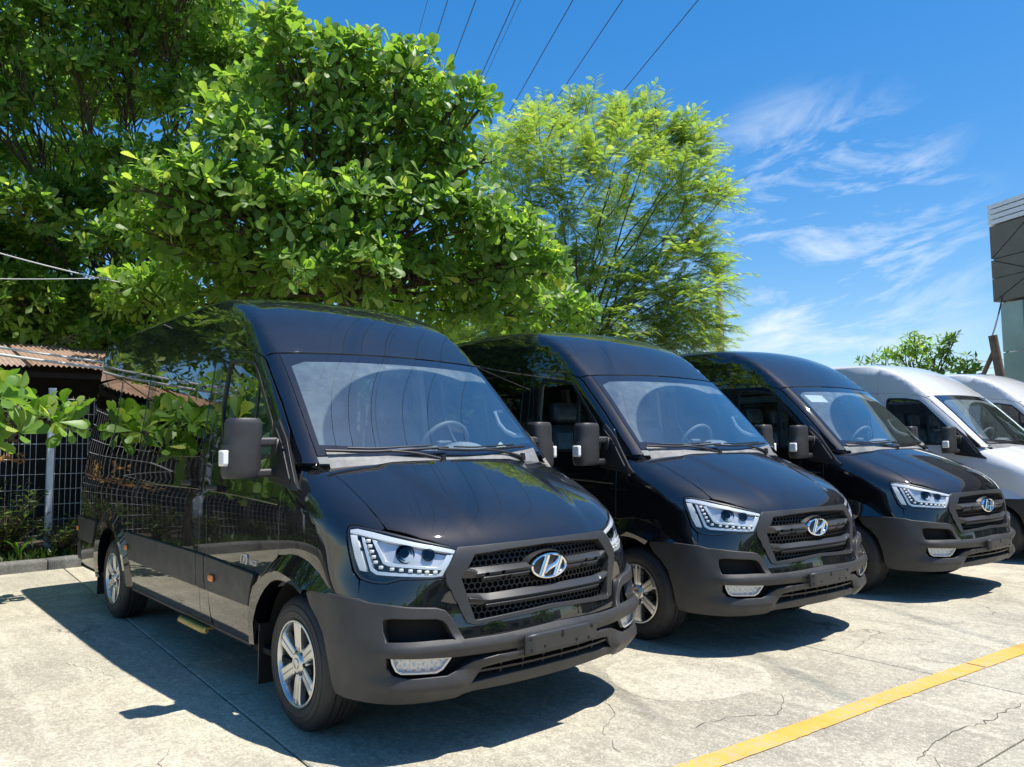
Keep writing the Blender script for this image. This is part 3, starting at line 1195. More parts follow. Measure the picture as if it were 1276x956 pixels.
    cw = put('cowl', 'cowl_grey', cm)[0]
    # wipers lying at the foot of the glass
    for ya, yb, yp in ((-.80, -.02, -.10), (-.10, .66, .58)):
        yy = np.linspace(ya, yb, 14)
        line = projW(yy, 1.436 + .03 * np.abs((yy - ya) / (yb - ya) - .35)) + np.array([.020, 0, .022])
        w = MB().tube(line, .009, 6)
        w2 = projW(yy[2:-2], 1.442 + .03 * np.abs((yy[2:-2] - ya) / (yb - ya) - .35)) + np.array([.026, 0, .034])
        w.tube(w2, .006, 6)
        pv = projW(np.array([yp]), np.array([1.405]))[0] + np.array([.03, 0, .0])
        arm = np.linspace(0, 1, 7)[:, None] * (line[6] - pv)[None] + pv
        arm[:, 2] += .012 * np.sin(np.linspace(0, PI, 7))
        w.tube(arm, [.013, .011, .010, .009, .008, .008, .007], 6)
        w.lathe([(.001, .03), (.016, .028), (.02, 0), (.02, -.02)], 14, 'z', tuple(pv))
        put('wiper', 'black_plastic', w)

    # ---------------- fender
    fen = [toX(S3((-.183, .900), (-.181, 1.06), (-.186, 1.17), (-.196, 1.27), (-.215, 1.405), (-.128, 1.424)), .7),
           toX(projA(np.array([-31.5, -29.5]), np.array([1.426, 1.424])), .7),
           toX(T3((-.005, -.818), (.161, -.797), (.300, -.801), (.415, -.803), (.540, -.803), (.597, -.803)), .7),
           toX(N3((-42.6, 1.081), (-45.2, 1.092), (-48.5, 1.106), (-50.3, 1.106), (-51.2, 1.092), (-51.1, 1.05), (-50.0, .966), (-48.8, .887), (-47.3, .852), (-46.9, .846), (-46.7, .765)), .7),
           toX(S3((.58, .763), (.50, .770), (.43, .776), (.373, .801), (.288, .855), (.19, .896), (.12, .912), (.05, .922), (-.03, .921), (-.12, .907)), .7)]
    put('fender', PT, patch('F', np.concatenate(fen), (), .04, 0, .012, .003), True)

    # wheel-arch flares
    def arc_off(n): return np.full(n, .034)
    k = len(ARCH_O)
    rows = [on_side(ARCH_O, -.004), on_side(ARCH_M, np.linspace(.030, .040, k) * np.r_[np.ones(k - 2), .6, .2])]
    fl = ring_strip(MB(), rows)
    kk = len(ARCH_I)
    rowm = on_side(ARCH_M[:kk], np.linspace(.030, .040, kk))
    rowi = on_side(ARCH_I, .026)
    rowb = on_side(ARCH_I, -.05)
    fl.join(ring_strip(MB(), [rowm, rowi, rowb]))
    put('wheel_arch', PT, fl, True)
    RO = ellipse_arc(-3.70, .365, .60, .575, 188, -2, 21)
    RM = ellipse_arc(-3.70, .365, .535, .495, 188, -2, 21)
    RI = ellipse_arc(-3.69, .365, .435, .42, 188, -2, 21)
    rf = ring_strip(MB(), [on_side(RO, -.004), on_side(RM, .026), on_side(RI, .018), on_side(RI, -.06)])
    put('wheel_arch', PT, rf, True)

    # ---------------- side: door, pillar strip, sliding door, quarter
    fw = [(-1.295, 1.78), (-1.283, 2.035), (-1.25, 2.064), (-1.04, 2.052), (-.85, 2.015), (-.765, 1.945), (-.60, 1.775), (-.455, 1.630), (-.375, 1.50), (-.40, 1.437), (-1.06, 1.437), (-1.14, 1.47), (-1.20, 1.55), (-1.275, 1.70)]
    arch_b = [(-.196, .897), (-.2, .887), (-.30, .833), (-.40, .765), (-.468, .714), (-.537, .640), (-.575, .557), (-.588, .505), (-.596, .40), (-.615, .332)]
    door = [(-1.418, 2.155), (-1.16, 2.133), (-.93, 2.111), (-.834, 2.080), (-.765, 2.054), (-.726, 2.026), (-.686, 1.989), (-.547, 1.860), (-.427, 1.747), (-.277, 1.592), (-.22, 1.50), (-.222, 1.405), (-.203, 1.27), (-.193, 1.17), (-.188, 1.06), (-.190, .91)] + arch_b + [(-1.037, .332), (-1.18, .345), (-1.245, .40), (-1.268, .52), (-1.297, .916), (-1.333, 1.266), (-1.345, 1.587), (-1.378, 1.918)]

    def shoulder(u, v):
        return 0.0 * u + .006 * np.exp(-((v - 1.205) / .014) ** 2)
    dr = put('front_door', PT, patch('S', door, (fw,), .045, 0, .014, .003), True)
    gl = patch('S', fw, (), .09, -.008, 0)
    seal = patch('S', [(x * 1.0 + (-.016 if x < -1.1 else .004), z + (.014 if z > 1.6 else -.014)) for x, z in fw], ([(x + (.012 if x < -.8 else -.010), z + (-.010 if z > 1.6 else .010)) for x, z in fw],), .05, .004, .016)
    dv = patch('S', [(-.735, 1.445), (-.705, 1.445), (-.725, 1.88), (-.755, 1.91)], (), .06, -.002, .02)
    for i, d in enumerate(dr):
        g_, s_, v_ = (gl, seal, dv) if i == 0 else (gl.mirrored(), seal.mirrored(), dv.mirrored())
        g_.build('door_window', 'door_glass', d)
        s_.build('window_seal', 'rubber_seal', d)
        v_.build('window_divider', 'rubber_seal', d)
    # door handle
    def handle(x, z):
        P = S3((x, z))[0]
        m = MB().rbox(P + np.array([0, -.028, 0]), (.20, .030, .036), .8, 6)
        m.box(P + np.array([-.08, -.008, 0]), (.03, .03, .03)).box(P + np.array([.08, -.008, 0]), (.03, .03, .03))
        m.lathe([(.001, -.012), (.012, -.010), (.014, .01)], 14, 'y', tuple(P + np.array([.02, -.004, -.052])))
        return m
    h1 = handle(-1.20, 1.232)
    h2 = handle(-1.70, 1.248)
    for i, d in enumerate(dr):
        (h1 if i == 0 else h1.mirrored()).build('door_handle', 'black_plastic', d)
    pstrip = [(-1.426, 2.155), (-1.386, 1.918), (-1.353, 1.587), (-1.341, 1.266), (-1.305, .916), (-1.276, .52), (-1.262, .345), (-1.436, .345), (-1.438, .9), (-1.438, 2.155)]
    put('door_pillar', PT, patch('S', pstrip, (), .05, 0, .014, .003), True)
    w1 = [(-2.86, 1.43), (-2.86, 2.115), (-1.56, 2.115), (-1.56, 1.43)]
    w2 = [(-3.90, 1.43), (-3.90, 2.115), (-3.08, 2.115), (-3.08, 1.43)]
    w3 = [(-4.84, 1.43), (-4.80, 2.115), (-3.97, 2.115), (-3.97, 1.43)]
    sd = [(-2.972, .345), (-2.972, 2.155), (-1.446, 2.155), (-1.446, .345)]
    sl = put('sliding_door', PT, patch('S', sd, (w1,), .07, 0, .014, .003, .03), True)
    g1 = patch('S', w1, (), .12, .004, .008, .002, .05)
    for i, d in enumerate(sl):
        (g1 if i == 0 else g1.mirrored()).build('door_window', 'tinted_glass', d)
        (h2 if i == 0 else h2.mirrored()).build('door_handle', 'black_plastic', d)
    rq = [(-5.03, 2.155), (-2.980, 2.155), (-2.980, .345), (-3.07, .345)] + ellipse_arc(-3.70, .365, .607, .582, 0, 180, 21) + [(-4.33, .345), (-5.03, .345)]
    qp = put('quarter_panel', PT, patch('S', rq, (w2, w3), .07, 0, .014, .003), True)
    for w in (w2, w3):
        g2 = patch('S', w, (), .12, .004, .008, .002, .05)
        for i, d in enumerate(qp):
            (g2 if i == 0 else g2.mirrored()).build('side_window', 'tinted_glass', d)
    # painted ridge added on the belt crease to catch a sky highlight
    bl = [(x, 1.213 - .030 * max(0, (x + 1.3)) ** 1.0 * .6) for x in np.linspace(-4.9, -.20, 40)]
    for x0_, x1_ in ((-1.285, -.215), (-2.955, -1.455), (-4.95, -2.995)):
        xs2 = np.linspace(x0_, x1_, 22)
        put('belt_line', PT, MB().tube(on_side([(x, 1.213 - .024 * max(0, x + 1.6) ** 1.6) for x in xs2], .0005), .0065, 6), True)
    # ---------------- dark side mouldings
    def clad(pts):
        return patch('S', pts, (), .06, .020, .022, .006)
    put('side_moulding', BP, clad([(-1.29, .783), (-.485, .757), (-.525, .70), (-.572, .572), (-1.272, .572)]), True)
    put('side_moulding', BP, clad([(-1.434, .785), (-1.306, .783), (-1.288, .572), (-1.434, .572)]), True)
    put('side_moulding', BP, clad([(-2.968, .790), (-1.450, .785), (-1.450, .572), (-2.968, .580)]), True)
    put('side_moulding', BP, clad([(-3.165, .792), (-2.984, .790), (-2.984, .580), (-3.075, .580)]), True)
    put('side_moulding', BP, clad([(-4.97, .820), (-4.195, .812), (-4.305, .600), (-4.97, .600)]), True)
    for x, z in ((-3.10, .675), (-1.135, .662), (-4.90, .70)):
        P = on_side([(x, z)], .030)[0]
        m = MB().rbox(P, (.085, .012, .042), .7, 4)
        put('side_marker', 'amber', m, True)
    # sill edge under the doors
    sil = MB()
    for a, b in ((-3.05, -.60),):
        xx = np.linspace(a, b, 12)
        sil.tube([(x, -.955, .335) for x in xx], .022, 8)
    put('sill', 'black_plastic', sil, True)
    st = MB().tube([(-1.80, -.985, .300), (-1.78, -1.0, .298), (-1.32, -1.0, .298), (-1.30, -.985, .300)], .020, 8)
    st.box((-1.56, -.90, .300), (.44, .20, .014))
    put('step', 'step_yellow', st)
    # mud flaps
    for x, s in ((-.47, 1), (-4.18, 1)):
        m = MB().box((x, -.865, .30), (.012, .24, .32)).box((x + .002, -.865, .46), (.03, .24, .04))
        put('mud_flap', 'black_plastic', m, True)

    # ---------------- nose
    hl = [(-50.8, 1.084), (-50.2, 1.098), (-48.5, 1.099), (-41.7, 1.074), (-34.0, 1.034), (-27.2, .996), (-25.0, .981), (-28.1, .851), (-31.9, .849), (-37.3, .853), (-40.3, .836), (-42.9, .836), (-45.0, .844), (-46.6, .856), (-48.1, .89), (-49.4, .966), (-50.6, 1.051)]
    fog = [(-41.1, .663), (-40.8, .677), (-39.0, .682), (-30.4, .667), (-28.9, .656), (-27.9, .635), (-26.2, .564), (-29.5, .568), (-40.2, .570), (-41.0, .617)]
    groove = [(-40.2, .508), (-26.3, .488), (-16.3, .486), (-11.6, .486), (-11.6, .474), (-16.3, .468), (-21.8, .452), (-28, .404), (-35.9, .406), (-38.9, .42), (-40.3, .455)]
    intake_h = [(-23.0, .345), (-20.3, .418), (-12.1, .436), (0, .440)]
    intake_b = [(-23.0, .345), (-12, .362), (0, .366)]
    intake = sym(intake_h[1:], intake_b)
    mirf = lambda l: [(-a, z) for a, z in l]
    b_top = [(-64.5, .746), (-63.5, .760), (-53.8, .766), (-46.4, .757), (-44, .743), (-40.3, .736), (-36, .723), (-30.4, .711), (-28.6, .697), (-27.4, .667), (-24.5, .560), (-16.2, .560), (0, .574)]
    b_bot = [(-62.6, .691), (-59.2, .638), (-56.6, .573), (-54.9, .458), (-54.0, .35), (-53.0, .298), (-50.2, .290), (-44.2, .288), (-39.1, .286), (-31.9, .286), (-26.2, .289), (-24.4, .308), (-15.6, .310), (0, .312)]
    bm = patch('N', sym(b_top, b_bot), (fog, mirf(fog), groove, mirf(groove), intake), .022, bump_relief, .05, .006)
    bump = put('bumper', BP, bm)[0]
    # recess floors
    rc = MB()
    patch('N', [(-49, .73), (-21, .73), (-10.5, .50), (-10.5, .455), (-21, .36), (-49, .36)], (), .05, -.055, 0, 0, 0, rc)
    rc2 = rc.mirrored()
    rc.join(rc2)
    patch('N', sym([(-24, .46), (0, .46)], [(-24, .33), (0, .33)]), (), .06, -.07, 0, 0, 0, rc)
    rc.build('air_inlet_liner', 'dark_void', bump)
    # bars in the lower intake
    gb = MB()
    for z0 in (.395,):
        patch('N', sym([(-21.2, z0 + .006), (0, z0 + .010)], [(-21.6, z0 - .004), (0, z0)]), (), .04, .0, .03, .002, 0, gb)
    for a in (-15, -9, -3, 3, 9, 15):
        patch('N', [(a - .25, .355), (a - .25, .438), (a + .25, .438), (a + .25, .355)], (), .04, -.012, .02, 0, 0, gb)
    gb.build('intake_bars', 'black_plastic', bump)
    # fog lamps
    fl_ = [(-39.3, .508), (-27.0, .486), (-28.9, .432), (-30.2, .418), (-37.3, .426), (-38.3, .44), (-39.0, .475)]
    c_ = np.mean(np.array(fl_), 0)
    inn = [tuple(c_ + (np.array(p) - c_) * np.array([.93, .84])) for p in fl_]
    for s in (0, 1):
        base = patch('N', fl_, (inn,), .02, .006, .02, .003)
        refl = patch('N', inn, (), .012, lambda a, z: -.014 + .010 * np.sin(a * 3.4) * np.cos((z - .45) * 120), 0)
        lens = patch('N', inn, (), .03, .004, 0)
        if s: base, refl, lens = base.mirrored(), refl.mirrored(), lens.mirrored()
        o = put('fog_lamp', 'lamp_chrome', base)[0]
        refl.build('reflector', 'lamp_chrome', o)
        lens.build('lens', 'lamp_lens', o)
    # plate bracket
    px = .948 + .064
    pb = MB().rbox((px, 0, .500), (.018, .51, .098), .5, 6)
    br = put('plate_bracket', 'satin_trim' if False else GP, pb)[0]
    hm = MB()
    for y, z, r in ((-.22, .528, .008), (-.215, .474, .009), (-.125, .480, .008), (0, .518, .012), (0, .535, .006), (.10, .478, .008), (.19, .472, .009), (.215, .528, .009)):
        hm.lathe([(.0005, px + .0105), (r, px + .0105), (r, px + .004)], 12, 'x', (0, y, z))
    hm.build('fixing_holes', 'dark_void', br)
    # painted front panel under lamps and grille
    fp_top = [(-46.6, .765), (-46.4, .849), (-45.0, .838), (-42.9, .830), (-40.3, .830), (-37.3, .847), (-31.9, .843), (-28.05, .845), (-27.8, .832), (-23.5, .632), (-21.5, .617), (-12, .628), (0, .640)]
    fp_bot = [(-46.6, .765), (-44, .745), (-40.3, .738), (-36, .725), (-30.4, .713), (-28.5, .699), (-27.3, .667), (-24.4, .565), (-16.2, .562), (0, .576)]
    put('front_panel', PT, patch('N', sym(fp_top[1:], fp_bot), (), .035, 0, .014, .003))
    # grille
    go_t = [(-24.9, .983), (-12, .988), (0, .990)]
    go_b = [(-27.9, .866), (-27.8, .832), (-23.4, .634), (-21.5, .620), (-12, .632), (0, .644)]
    gi_t = [(-21.0, .950), (-12, .962), (0, .968)]
    gi_b = [(-24.6, .842), (-21.6, .636), (-12, .648), (0, .660)]
    gin = sym(gi_t, gi_b)
    gr = put('grille', GP, patch('N', sym(go_t, go_b), (gin,), .025, .010, .055, .004))[0]
    bk = patch('N', sym([(-23.5, .975), (0, .985)], [(-26, .84), (-23, .625), (0, .64)]), (), .05, -.060, 0)
    bk.build('grille_backing', 'dark_void', gr)
    # honeycomb
    hc = MB()
    cw, ch = 1.62, .0165
    gpoly = np.array(gin) * np.array(SC['N'])
    segs_ = {}
    rows_ = int(.36 / (ch * 1.5)) + 2
    hexr = .0185
    for j in range(-1, 20):
        zc = .63 + j * hexr * 1.5
        for i in range(-17, 18):
            ac = (i + (.5 if j % 2 else 0)) * hexr * 1.732 / .021
            if not inside(np.array([[ac * .021, zc]]), gpoly)[0]:
                continue
            pts = [(ac + hexr * math.sin(PI / 3 * q) / .021, zc + hexr * math.cos(PI / 3 * q)) for q in range(6)]
            for q in range(6):
                a, b = pts[q], pts[(q + 1) % 6]
                key = tuple(sorted(((round(a[0], 2), round(a[1], 3)), (round(b[0], 2), round(b[1], 3)))))
                segs_[key] = (a, b)
    ends = np.array([p for ab in segs_.values() for p in ab])
    E3 = projN(ends[:, 0], ends[:, 1])
    EN = grad(fbody, E3[:, 0], E3[:, 1], E3[:, 2])
    for k in range(len(segs_)):
        A, B = E3[2 * k], E3[2 * k + 1]; n = EN[2 * k]
        t = np.cross(n, B - A); t = t / max(np.linalg.norm(t), 1e-9) * .0028
        A, B = A - n * .030, B - n * .030
        hc.add([A + t, A - t, B - t, B + t, A + t - n * .02, A - t - n * .02, B - t - n * .02, B + t - n * .02],
               [(0, 1, 2, 3), (0, 3, 7, 4), (2, 1, 5, 6)])
    o = hc.build('honeycomb', 'black_plastic', gr)
    o['kind'] = 'stuff'
    # cross bars
    def bar(upper_t, upper_b, low_t, low_b, ends_):
        m = MB()
        for s in (0, 1):
            if s: continue
        return m
    def facet(top, bot, o0, o1, mbx):
        zt = pch([p[0] for p in top], [p[1] for p in top]); zb = pch([p[0] for p in bot], [p[1] for p in bot])
        def off(a, z):
            aa = -np.abs(a)
            t_, b_ = zt(aa), zb(aa)
            return o0 + (o1 - o0) * np.clip((t_ - z) / np.maximum(t_ - b_, 1e-4), 0, 1)
        return off
    for kind, (ut, ub, lt, lb, et, eb) in enumerate((
            ([(-23.0, .887), (-6.6, .889)], [(-20.6, .858), (-6.3, .867)], [(-19.2, .846), (-6.4, .850)], [(-19.4, .836), (-6.4, .841)], [(-23.2, .880), (-20.9, .862), (-19.1, .842)], [(-24.3, .842), (-19.2, .834)]),
            ([(-23.7, .768), (-17.8, .756), (-7.9, .761), (0, .760)], [(-22.6, .745), (-17.9, .728), (0, .732)], [(-18.5, .716), (0, .720)], [(-18.7, .706), (0, .710)], [(-23.8, .758), (-20.2, .742), (-18.3, .718)], [(-23.2, .716), (-18.6, .704)]))):
        m = MB()
        for top, bot, o0, o1 in ((ut, ub, -.016, .012), (lt, lb, -.004, .006), (et, eb, .010, -.010)):
            if top[-1][0] == 0:
                patch('N', sym(top, bot), (), .018, facet(top, bot, o0, o1, m), .02, .002, 0, m)
            else:
                pm = patch('N', list(top) + list(bot)[::-1], (), .018, facet(top, bot, o0, o1, m), .02, .002)
                m.join(pm)
                if kind == 1:
                    m.join(pm.mirrored())
        m.build('grille_bar', 'satin_trim', gr)
        if kind == 0:
            m.mirrored().build('grille_bar', 'satin_trim', gr)
    # emblem: elliptical ring with a slanted letter
    eo = .9275
    em = MB()
    def eP(y, z, d=0.0):
        return (eo + d - .26 * y * y + .0, y, .857 + z)
    n = 48
    for (r1, r2, d1, d2) in ((1.0, .95, -.012, .006), (.95, .86, .006, .009), (.86, .79, .009, .004), (.79, .77, .004, -.006)):
        V = []
        for r, d in ((r1, d1), (r2, d2)):
            for k in range(n):
                a = 2 * PI * k / n
                V.append(eP(.132 * (1 - (1 - r) * .75) * math.cos(a), .068 * r * math.sin(a), d))
        em.add(V, [(k, (k + 1) % n, n + (k + 1) % n, n + k) for k in range(n)], None, True)
    def stroke(L, R):
        # ribbon between two edge curves, rounded across
        L, R = np.array(L), np.array(R)
        V = []
        for q in (0, .25, .5, .75, 1):
            P = L + (R - L) * q
            for y, z in P:
                V.append(eP(y, z, .003 + .006 * math.sin(PI * q)))
        m = len(L)
        em.add(V, [(r * m + c, r * m + c + 1, (r + 1) * m + c + 1, (r + 1) * m + c) for r in range(4) for c in range(m - 1)], None, True)
        for E_ in (L, R):
            A = [eP(y, z, .003) for y, z in E_]; B = [eP(y, z, -.008) for y, z in E_]
            em.add(A + B, [(c, c + 1, m + c + 1, m + c) for c in range(m - 1)], None, True)
    stroke([(-.080, -.047), (-.066, -.022), (-.050, .012), (-.036, .040), (-.030, .055)], [(-.040, -.056), (-.028, -.026), (-.012, .012), (.000, .040), (.004, .056)])
    stroke([(.020, -.057), (.034, -.030), (.050, .004), (.064, .032), (.070, .046)], [(.062, -.052), (.074, -.026), (.090, .006), (.100, .026), (.106, .036)])
    stroke([(-.034, -.030), (-.014, -.004), (.012, .006), (.040, .016), (.070, .040)], [(-.044, -.048), (-.002, -.026), (.022, -.016), (.044, -.010), (.060, .010)])
    em.build('emblem', 'chrome', gr)
    ed = MB()
    V = [eP(0, 0, -.006)] + [eP(.118 * math.cos(2 * PI * k / n), .060 * math.sin(2 * PI * k / n), -.006) for k in range(n)]
    ed.add(V, [(0, 1 + k, 1 + (k + 1) % n) for k in range(n)], None, True)
    V = []
    for r, d in ((1.03, -.010), (1.20, -.05)):
        for k in range(n):
            V.append(eP(.136 * r * math.cos(2 * PI * k / n), .072 * r * math.sin(2 * PI * k / n), d))
    ed.add(V, [(k, n + k, n + (k + 1) % n, (k + 1) % n) for k in range(n)], None, True)
    ed.build('emblem_backing', 'black_plastic', gr)

    # ---------------- headlamps
    chrome_top = [(-50.2, 1.080), (-48.3, 1.086), (-44.2, 1.070), (-32.9, 1.014), (-25.3, .976), (-25.7, .962), (-33.3, .998), (-44.3, 1.047), (-47.6, 1.060), (-50.0, 1.066)]
    strip = [(-50.0, 1.058), (-48.3, 1.059), (-45.3, .888), (-47.0, .894), (-48.4, .953)]
    ledline = [(-47.1, 1.051), (-44.4, .893), (-43.0, .876), (-28.7, .855), (-25.6, .962), (-26.3, .962), (-29.2, .868), (-42.8, .890), (-43.7, .900), (-46.4, 1.049)]
    bezel = [(-44.4, 1.040), (-41.6, .928), (-40.4, .916), (-28.6, .888), (-26.6, .955), (-27.3, .958), (-29.0, .899), (-40.2, .930), (-41.0, .938), (-43.5, 1.036)]
    bowl = [(-44.6, 1.040), (-41.4, .932), (-40.4, .920), (-28.6, .892), (-26.6, .955), (-33.3, .994), (-44.0, 1.042)]
    leds = [(-45.3, 1.033), (-44.8, 1.008), (-44.3, .982), (-43.8, .957), (-43.3, .932), (-42.0, .909), (-39.5, .901), (-37.5, .896), (-35.5, .891), (-33.6, .887), (-31.9, .882), (-30.1, .879)]
    for s in (0, 1):
        fx = (lambda m: m.mirrored()) if s else (lambda m: m)
        o = put('headlamp', 'lamp_black', fx(patch('N', hl, (), .04, -.050, 0)))[0]
        fx(patch('N', [(c_a, z) for c_a, z in hl], ([tuple(np.array([-37.9, .965]) + (np.array(p) - np.array([-37.9, .965])) * np.array([.975, .93])) for p in hl],), .03, -.002, .05, 0)).build('housing_rim', 'black_plastic', o)
        fx(patch('N', chrome_top, (), .02, -.005, .02, .002)).build('chrome_strip', 'lamp_bright', o)
        fx(patch('N', strip, (), .02, -.008, .02, .002)).build('turn_signal', 'lamp_white', o)
        fx(patch('N', ledline, (), .02, -.010, .02, .001)).build('light_guide', 'lamp_bright', o)
        fx(patch('N', bezel, (), .02, -.010, .025, .001)).build('bezel', 'lamp_bright', o)
        fx(patch('N', bowl, (), .015, lambda a, z: -.026 + .007 * np.cos((a + 36.4) * .55) * np.cos((z - .965) * 26), 0)).build('reflector', 'lamp_chrome', o)
        L = np.array(leds)
        LP = projN(L[:, 0], L[:, 1]); LN = grad(fbody, LP[:, 0], LP[:, 1], LP[:, 2])
        for p, nn in zip(LP, LN):
            t = np.cross(np.array([0, 0, 1.]), nn); t /= np.linalg.norm(t)
            b = np.cross(nn, t)
            R_ = np.stack([nn, t, b], 1)
            m = MB().rbox(p - nn * .012, (.012, .022, .016), .4, 2, R_)
            fx(m).build('led', 'lamp_white', o)
        # projector lens with its rings, and the smaller second reflector
        for ac, zc, r0, deep in ((-36.4, .966, .040, 1), (-31.4, .960, .027, 0)):
            p = projN(np.array([ac]), np.array([zc]))[0]
            nn = np.array([.93, -.36, .06]); nn /= np.linalg.norm(nn)
            t = np.cross(np.array([0, 0, 1.]), nn); t /= np.linalg.norm(t)
            b = np.cross(nn, t)
            R_ = np.stack([t, nn, b], 1)
            m = MB()
            m.lathe([(r0 * 1.16, .052), (r0 * 1.10, .012), (r0 * 1.0, .009), (r0 * .92, .026), (r0 * .84, .028), (r0 * .76, .016), (r0 * .66, .015), (r0 * .60, .034)], 40, 'y', sharp=50)
            m.v = [x * np.array([1, -1, 1]) for x in m.v]; m.n = [x * np.array([1, -1, 1]) for x in m.n]; m.f = [g_[::-1] for g_ in m.f]; m.n = [x[::-1] for x in m.n]
            m.v = [x @ R_.T + p for x in m.v]; m.n = [x @ R_.T for x in m.n]
            fx(m).build('lamp_ring', 'lamp_bright', o)
            m = MB()
            rr = r0 * .60
            m.lathe([(.0005, -.012)] + [(rr * math.sin(q), -.030 + .018 * math.cos(q)) for q in np.linspace(.15, PI / 2, 8)], 32, 'y', sharp=60)
            m.v = [x @ R_.T + p for x in m.v]; m.n = [x @ R_.T for x in m.n]
            fx(m).build('projector_lens', 'projector_glass', o)
        fx(patch('N', hl, (), .035, .002, .0)).build('lens', 'lamp_lens', o)

    # dark body behind the nose panels and under the bonnet, floor, wheel wells
    eb = patch('N', sym([(-53, 1.02), (0, .985)], [(-53, .33), (0, .33)]), (), .08, -.10, 0)
    patch('B', [(.03, -.72), (.55, -.72), (.80, -.40), (.82, 0), (.80, .40), (.55, .72), (.03, .72), (.05, 0)], (), .12, -.06, 0, 0, 0, eb)
    eb.box((-2.4, 0, .33), (5.1, 1.925, .03))
    eb.box((.15, 0, .36), (.9, 1.36, .03))
    sa_ = toA(seam)
    pbk = patch('A', [(a - 2.2, z) for a, z in sa_] + [(a + 2.0, z) for a, z in sa_[::-1]], (), .06, -.022, 0)  # black strips behind the pillar seams, added to block stray light
    eb.join(pbk.mirrored()); eb.join(pbk)
    put('underbody', 'dark_void', eb)
    for x in (-.03, -3.69):
        m = MB()
        a = np.linspace(-8, 188, 22)
        V, F = [], []
        for yy in (-.925, -.60):
            for d in a:
                V.append((x + .445 * math.cos(math.radians(d)), yy, .36 + .425 * math.sin(math.radians(d))))
        k = len(a)
        F = [(i, i + 1, k + i + 1, k + i) for i in range(k - 1)]
        m.add(V, F, None, True)
        m.add([(x, -.60, .36)] + V[k:], [(0, i + 1, i + 2) for i in range(k - 1)])
        put('wheel_housing', 'dark_void', m, True)

    # ---------------- rear end
    yz = lambda y, z: (y, z)
    rp = MB()
    zz = np.linspace(.45, 2.50, 24); yy = np.linspace(-.99, .99, 23)
    G = np.zeros((24, 23, 3))
    for i, z in enumerate(zz):
        w = float(Wz(z)) - .03 * .6
        yv_ = np.linspace(-w, w, 23)
        xv = -bisect(lambda t: fbody(-t, yv_ * .995, np.full(23, z)), np.full(23, 3.5), np.full(23, 5.6))
        G[i, :, 0] = xv; G[i, :, 1] = yv_ * .995; G[i, :, 2] = z
    for j0, j1 in ((0, 11), (11, 22)):
        m = MB()
        V = G[:, j0:j1 + 1].reshape(-1, 3).copy()
        if j0: V[:, 1] += .003
        w = j1 - j0 + 1
        F = [(i * w + j, (i + 1) * w + j, (i + 1) * w + j + 1, i * w + j + 1) for i in range(23) for j in range(w - 1)]
        m.add(V, F, None, True)
        d = put('rear_door', PT, m)[0]
        c = V[[(i * w + j) for i in range(12, 20) for j in range(2, w - 2)]]
        ww = w - 4
        m2 = MB().add(c + np.array([-.006, 0, 0]), [(i * ww + j, (i + 1) * ww + j, (i + 1) * ww + j + 1, i * ww + j + 1) for i in range(7) for j in range(ww - 1)], None, True)
        m2.build('rear_window', 'tinted_glass', d)
    rbm = MB().rbox((-5.08, 0, .47), (.22, 1.92, .24), .5, 8)
    put('rear_bumper', BP, rbm)
    for s in (-1, 1):
        put('tail_lamp', 'tail_red', MB().rbox((-5.06, s * .86, 1.15), (.10, .10, .55), .6, 5))

    # ---------------- mirror
    mm = MB()
    lev = [(1.318, .86), (1.330, .94), (1.36, 1.0), (1.45, 1.0), (1.505, 1.0), (1.512, .965), (1.56, .955), (1.62, .945), (1.642, .90), (1.655, .78)]
    cx, cy = -.360, -1.145
    V = []
    prof = [(-.055, -.100), (-.020, -.108), (.030, -.098), (.062, -.060), (.072, 0), (.070, .055), (.055, .092), (.02, .102), (-.055, .102)]
    for z, k in lev:
        sh = (.010 if z > 1.508 else 0)
        for a, b in prof:
            V.append((cx + a * k, cy + sh + b * k * .98, z))
    q = len(prof)
    F = []
    for i in range(len(lev) - 1):
        for j in range(q):
            F.append((i * q + j, i * q + (j + 1) % q, (i + 1) * q + (j + 1) % q, (i + 1) * q + j))
    mm.add(V, F, None, True)
    mm.add(V[:q], [tuple(range(q))[::-1]]); mm.add(V[-q:], [tuple(range(q))])
    mo = put('door_mirror', BP, mm, True)
    arm = MB().rbox((cx + .02, -1.005, 1.520), (.075, .18, .055), .7, 6).rbox((cx + .03, -1.005, 1.345), (.060, .18, .050), .7, 6)
    arm.rbox((cx + .05, -.955, 1.43), (.05, .04, .22), .5, 4)
    glass = MB().add([(cx - .058, cy - .085, 1.35), (cx - .058, cy + .085, 1.35), (cx - .058, cy + .085, 1.63), (cx - .058, cy - .085, 1.63)], [(0, 3, 2, 1)])
    sig = MB().rbox((cx + .005, cy - .104, 1.432), (.075, .030, .088), .35, 5)
    base = patch('S', [(-.392, 1.615), (-.372, 1.648), (-.238, 1.524), (-.05, 1.293), (.000, 1.256), (-.03, 1.253), (-.10, 1.262), (-.378, 1.300)], (), .02, .016, .022, .003)
    base.join(patch('S', [(-.365, 1.60), (-.255, 1.50), (-.09, 1.30), (-.36, 1.325)], (), .02, .024, .01, .003))
    for i, d in enumerate(mo):
        (arm if i == 0 else arm.mirrored()).build('mirror_arm', BP, d)
        (glass if i == 0 else glass.mirrored()).build('mirror_glass', 'chrome', d)
        (sig if i == 0 else sig.mirrored()).build('turn_signal', 'lamp_white', d)
        (base if i == 0 else base.mirrored()).build('mirror_foot', 'black_plastic', d)

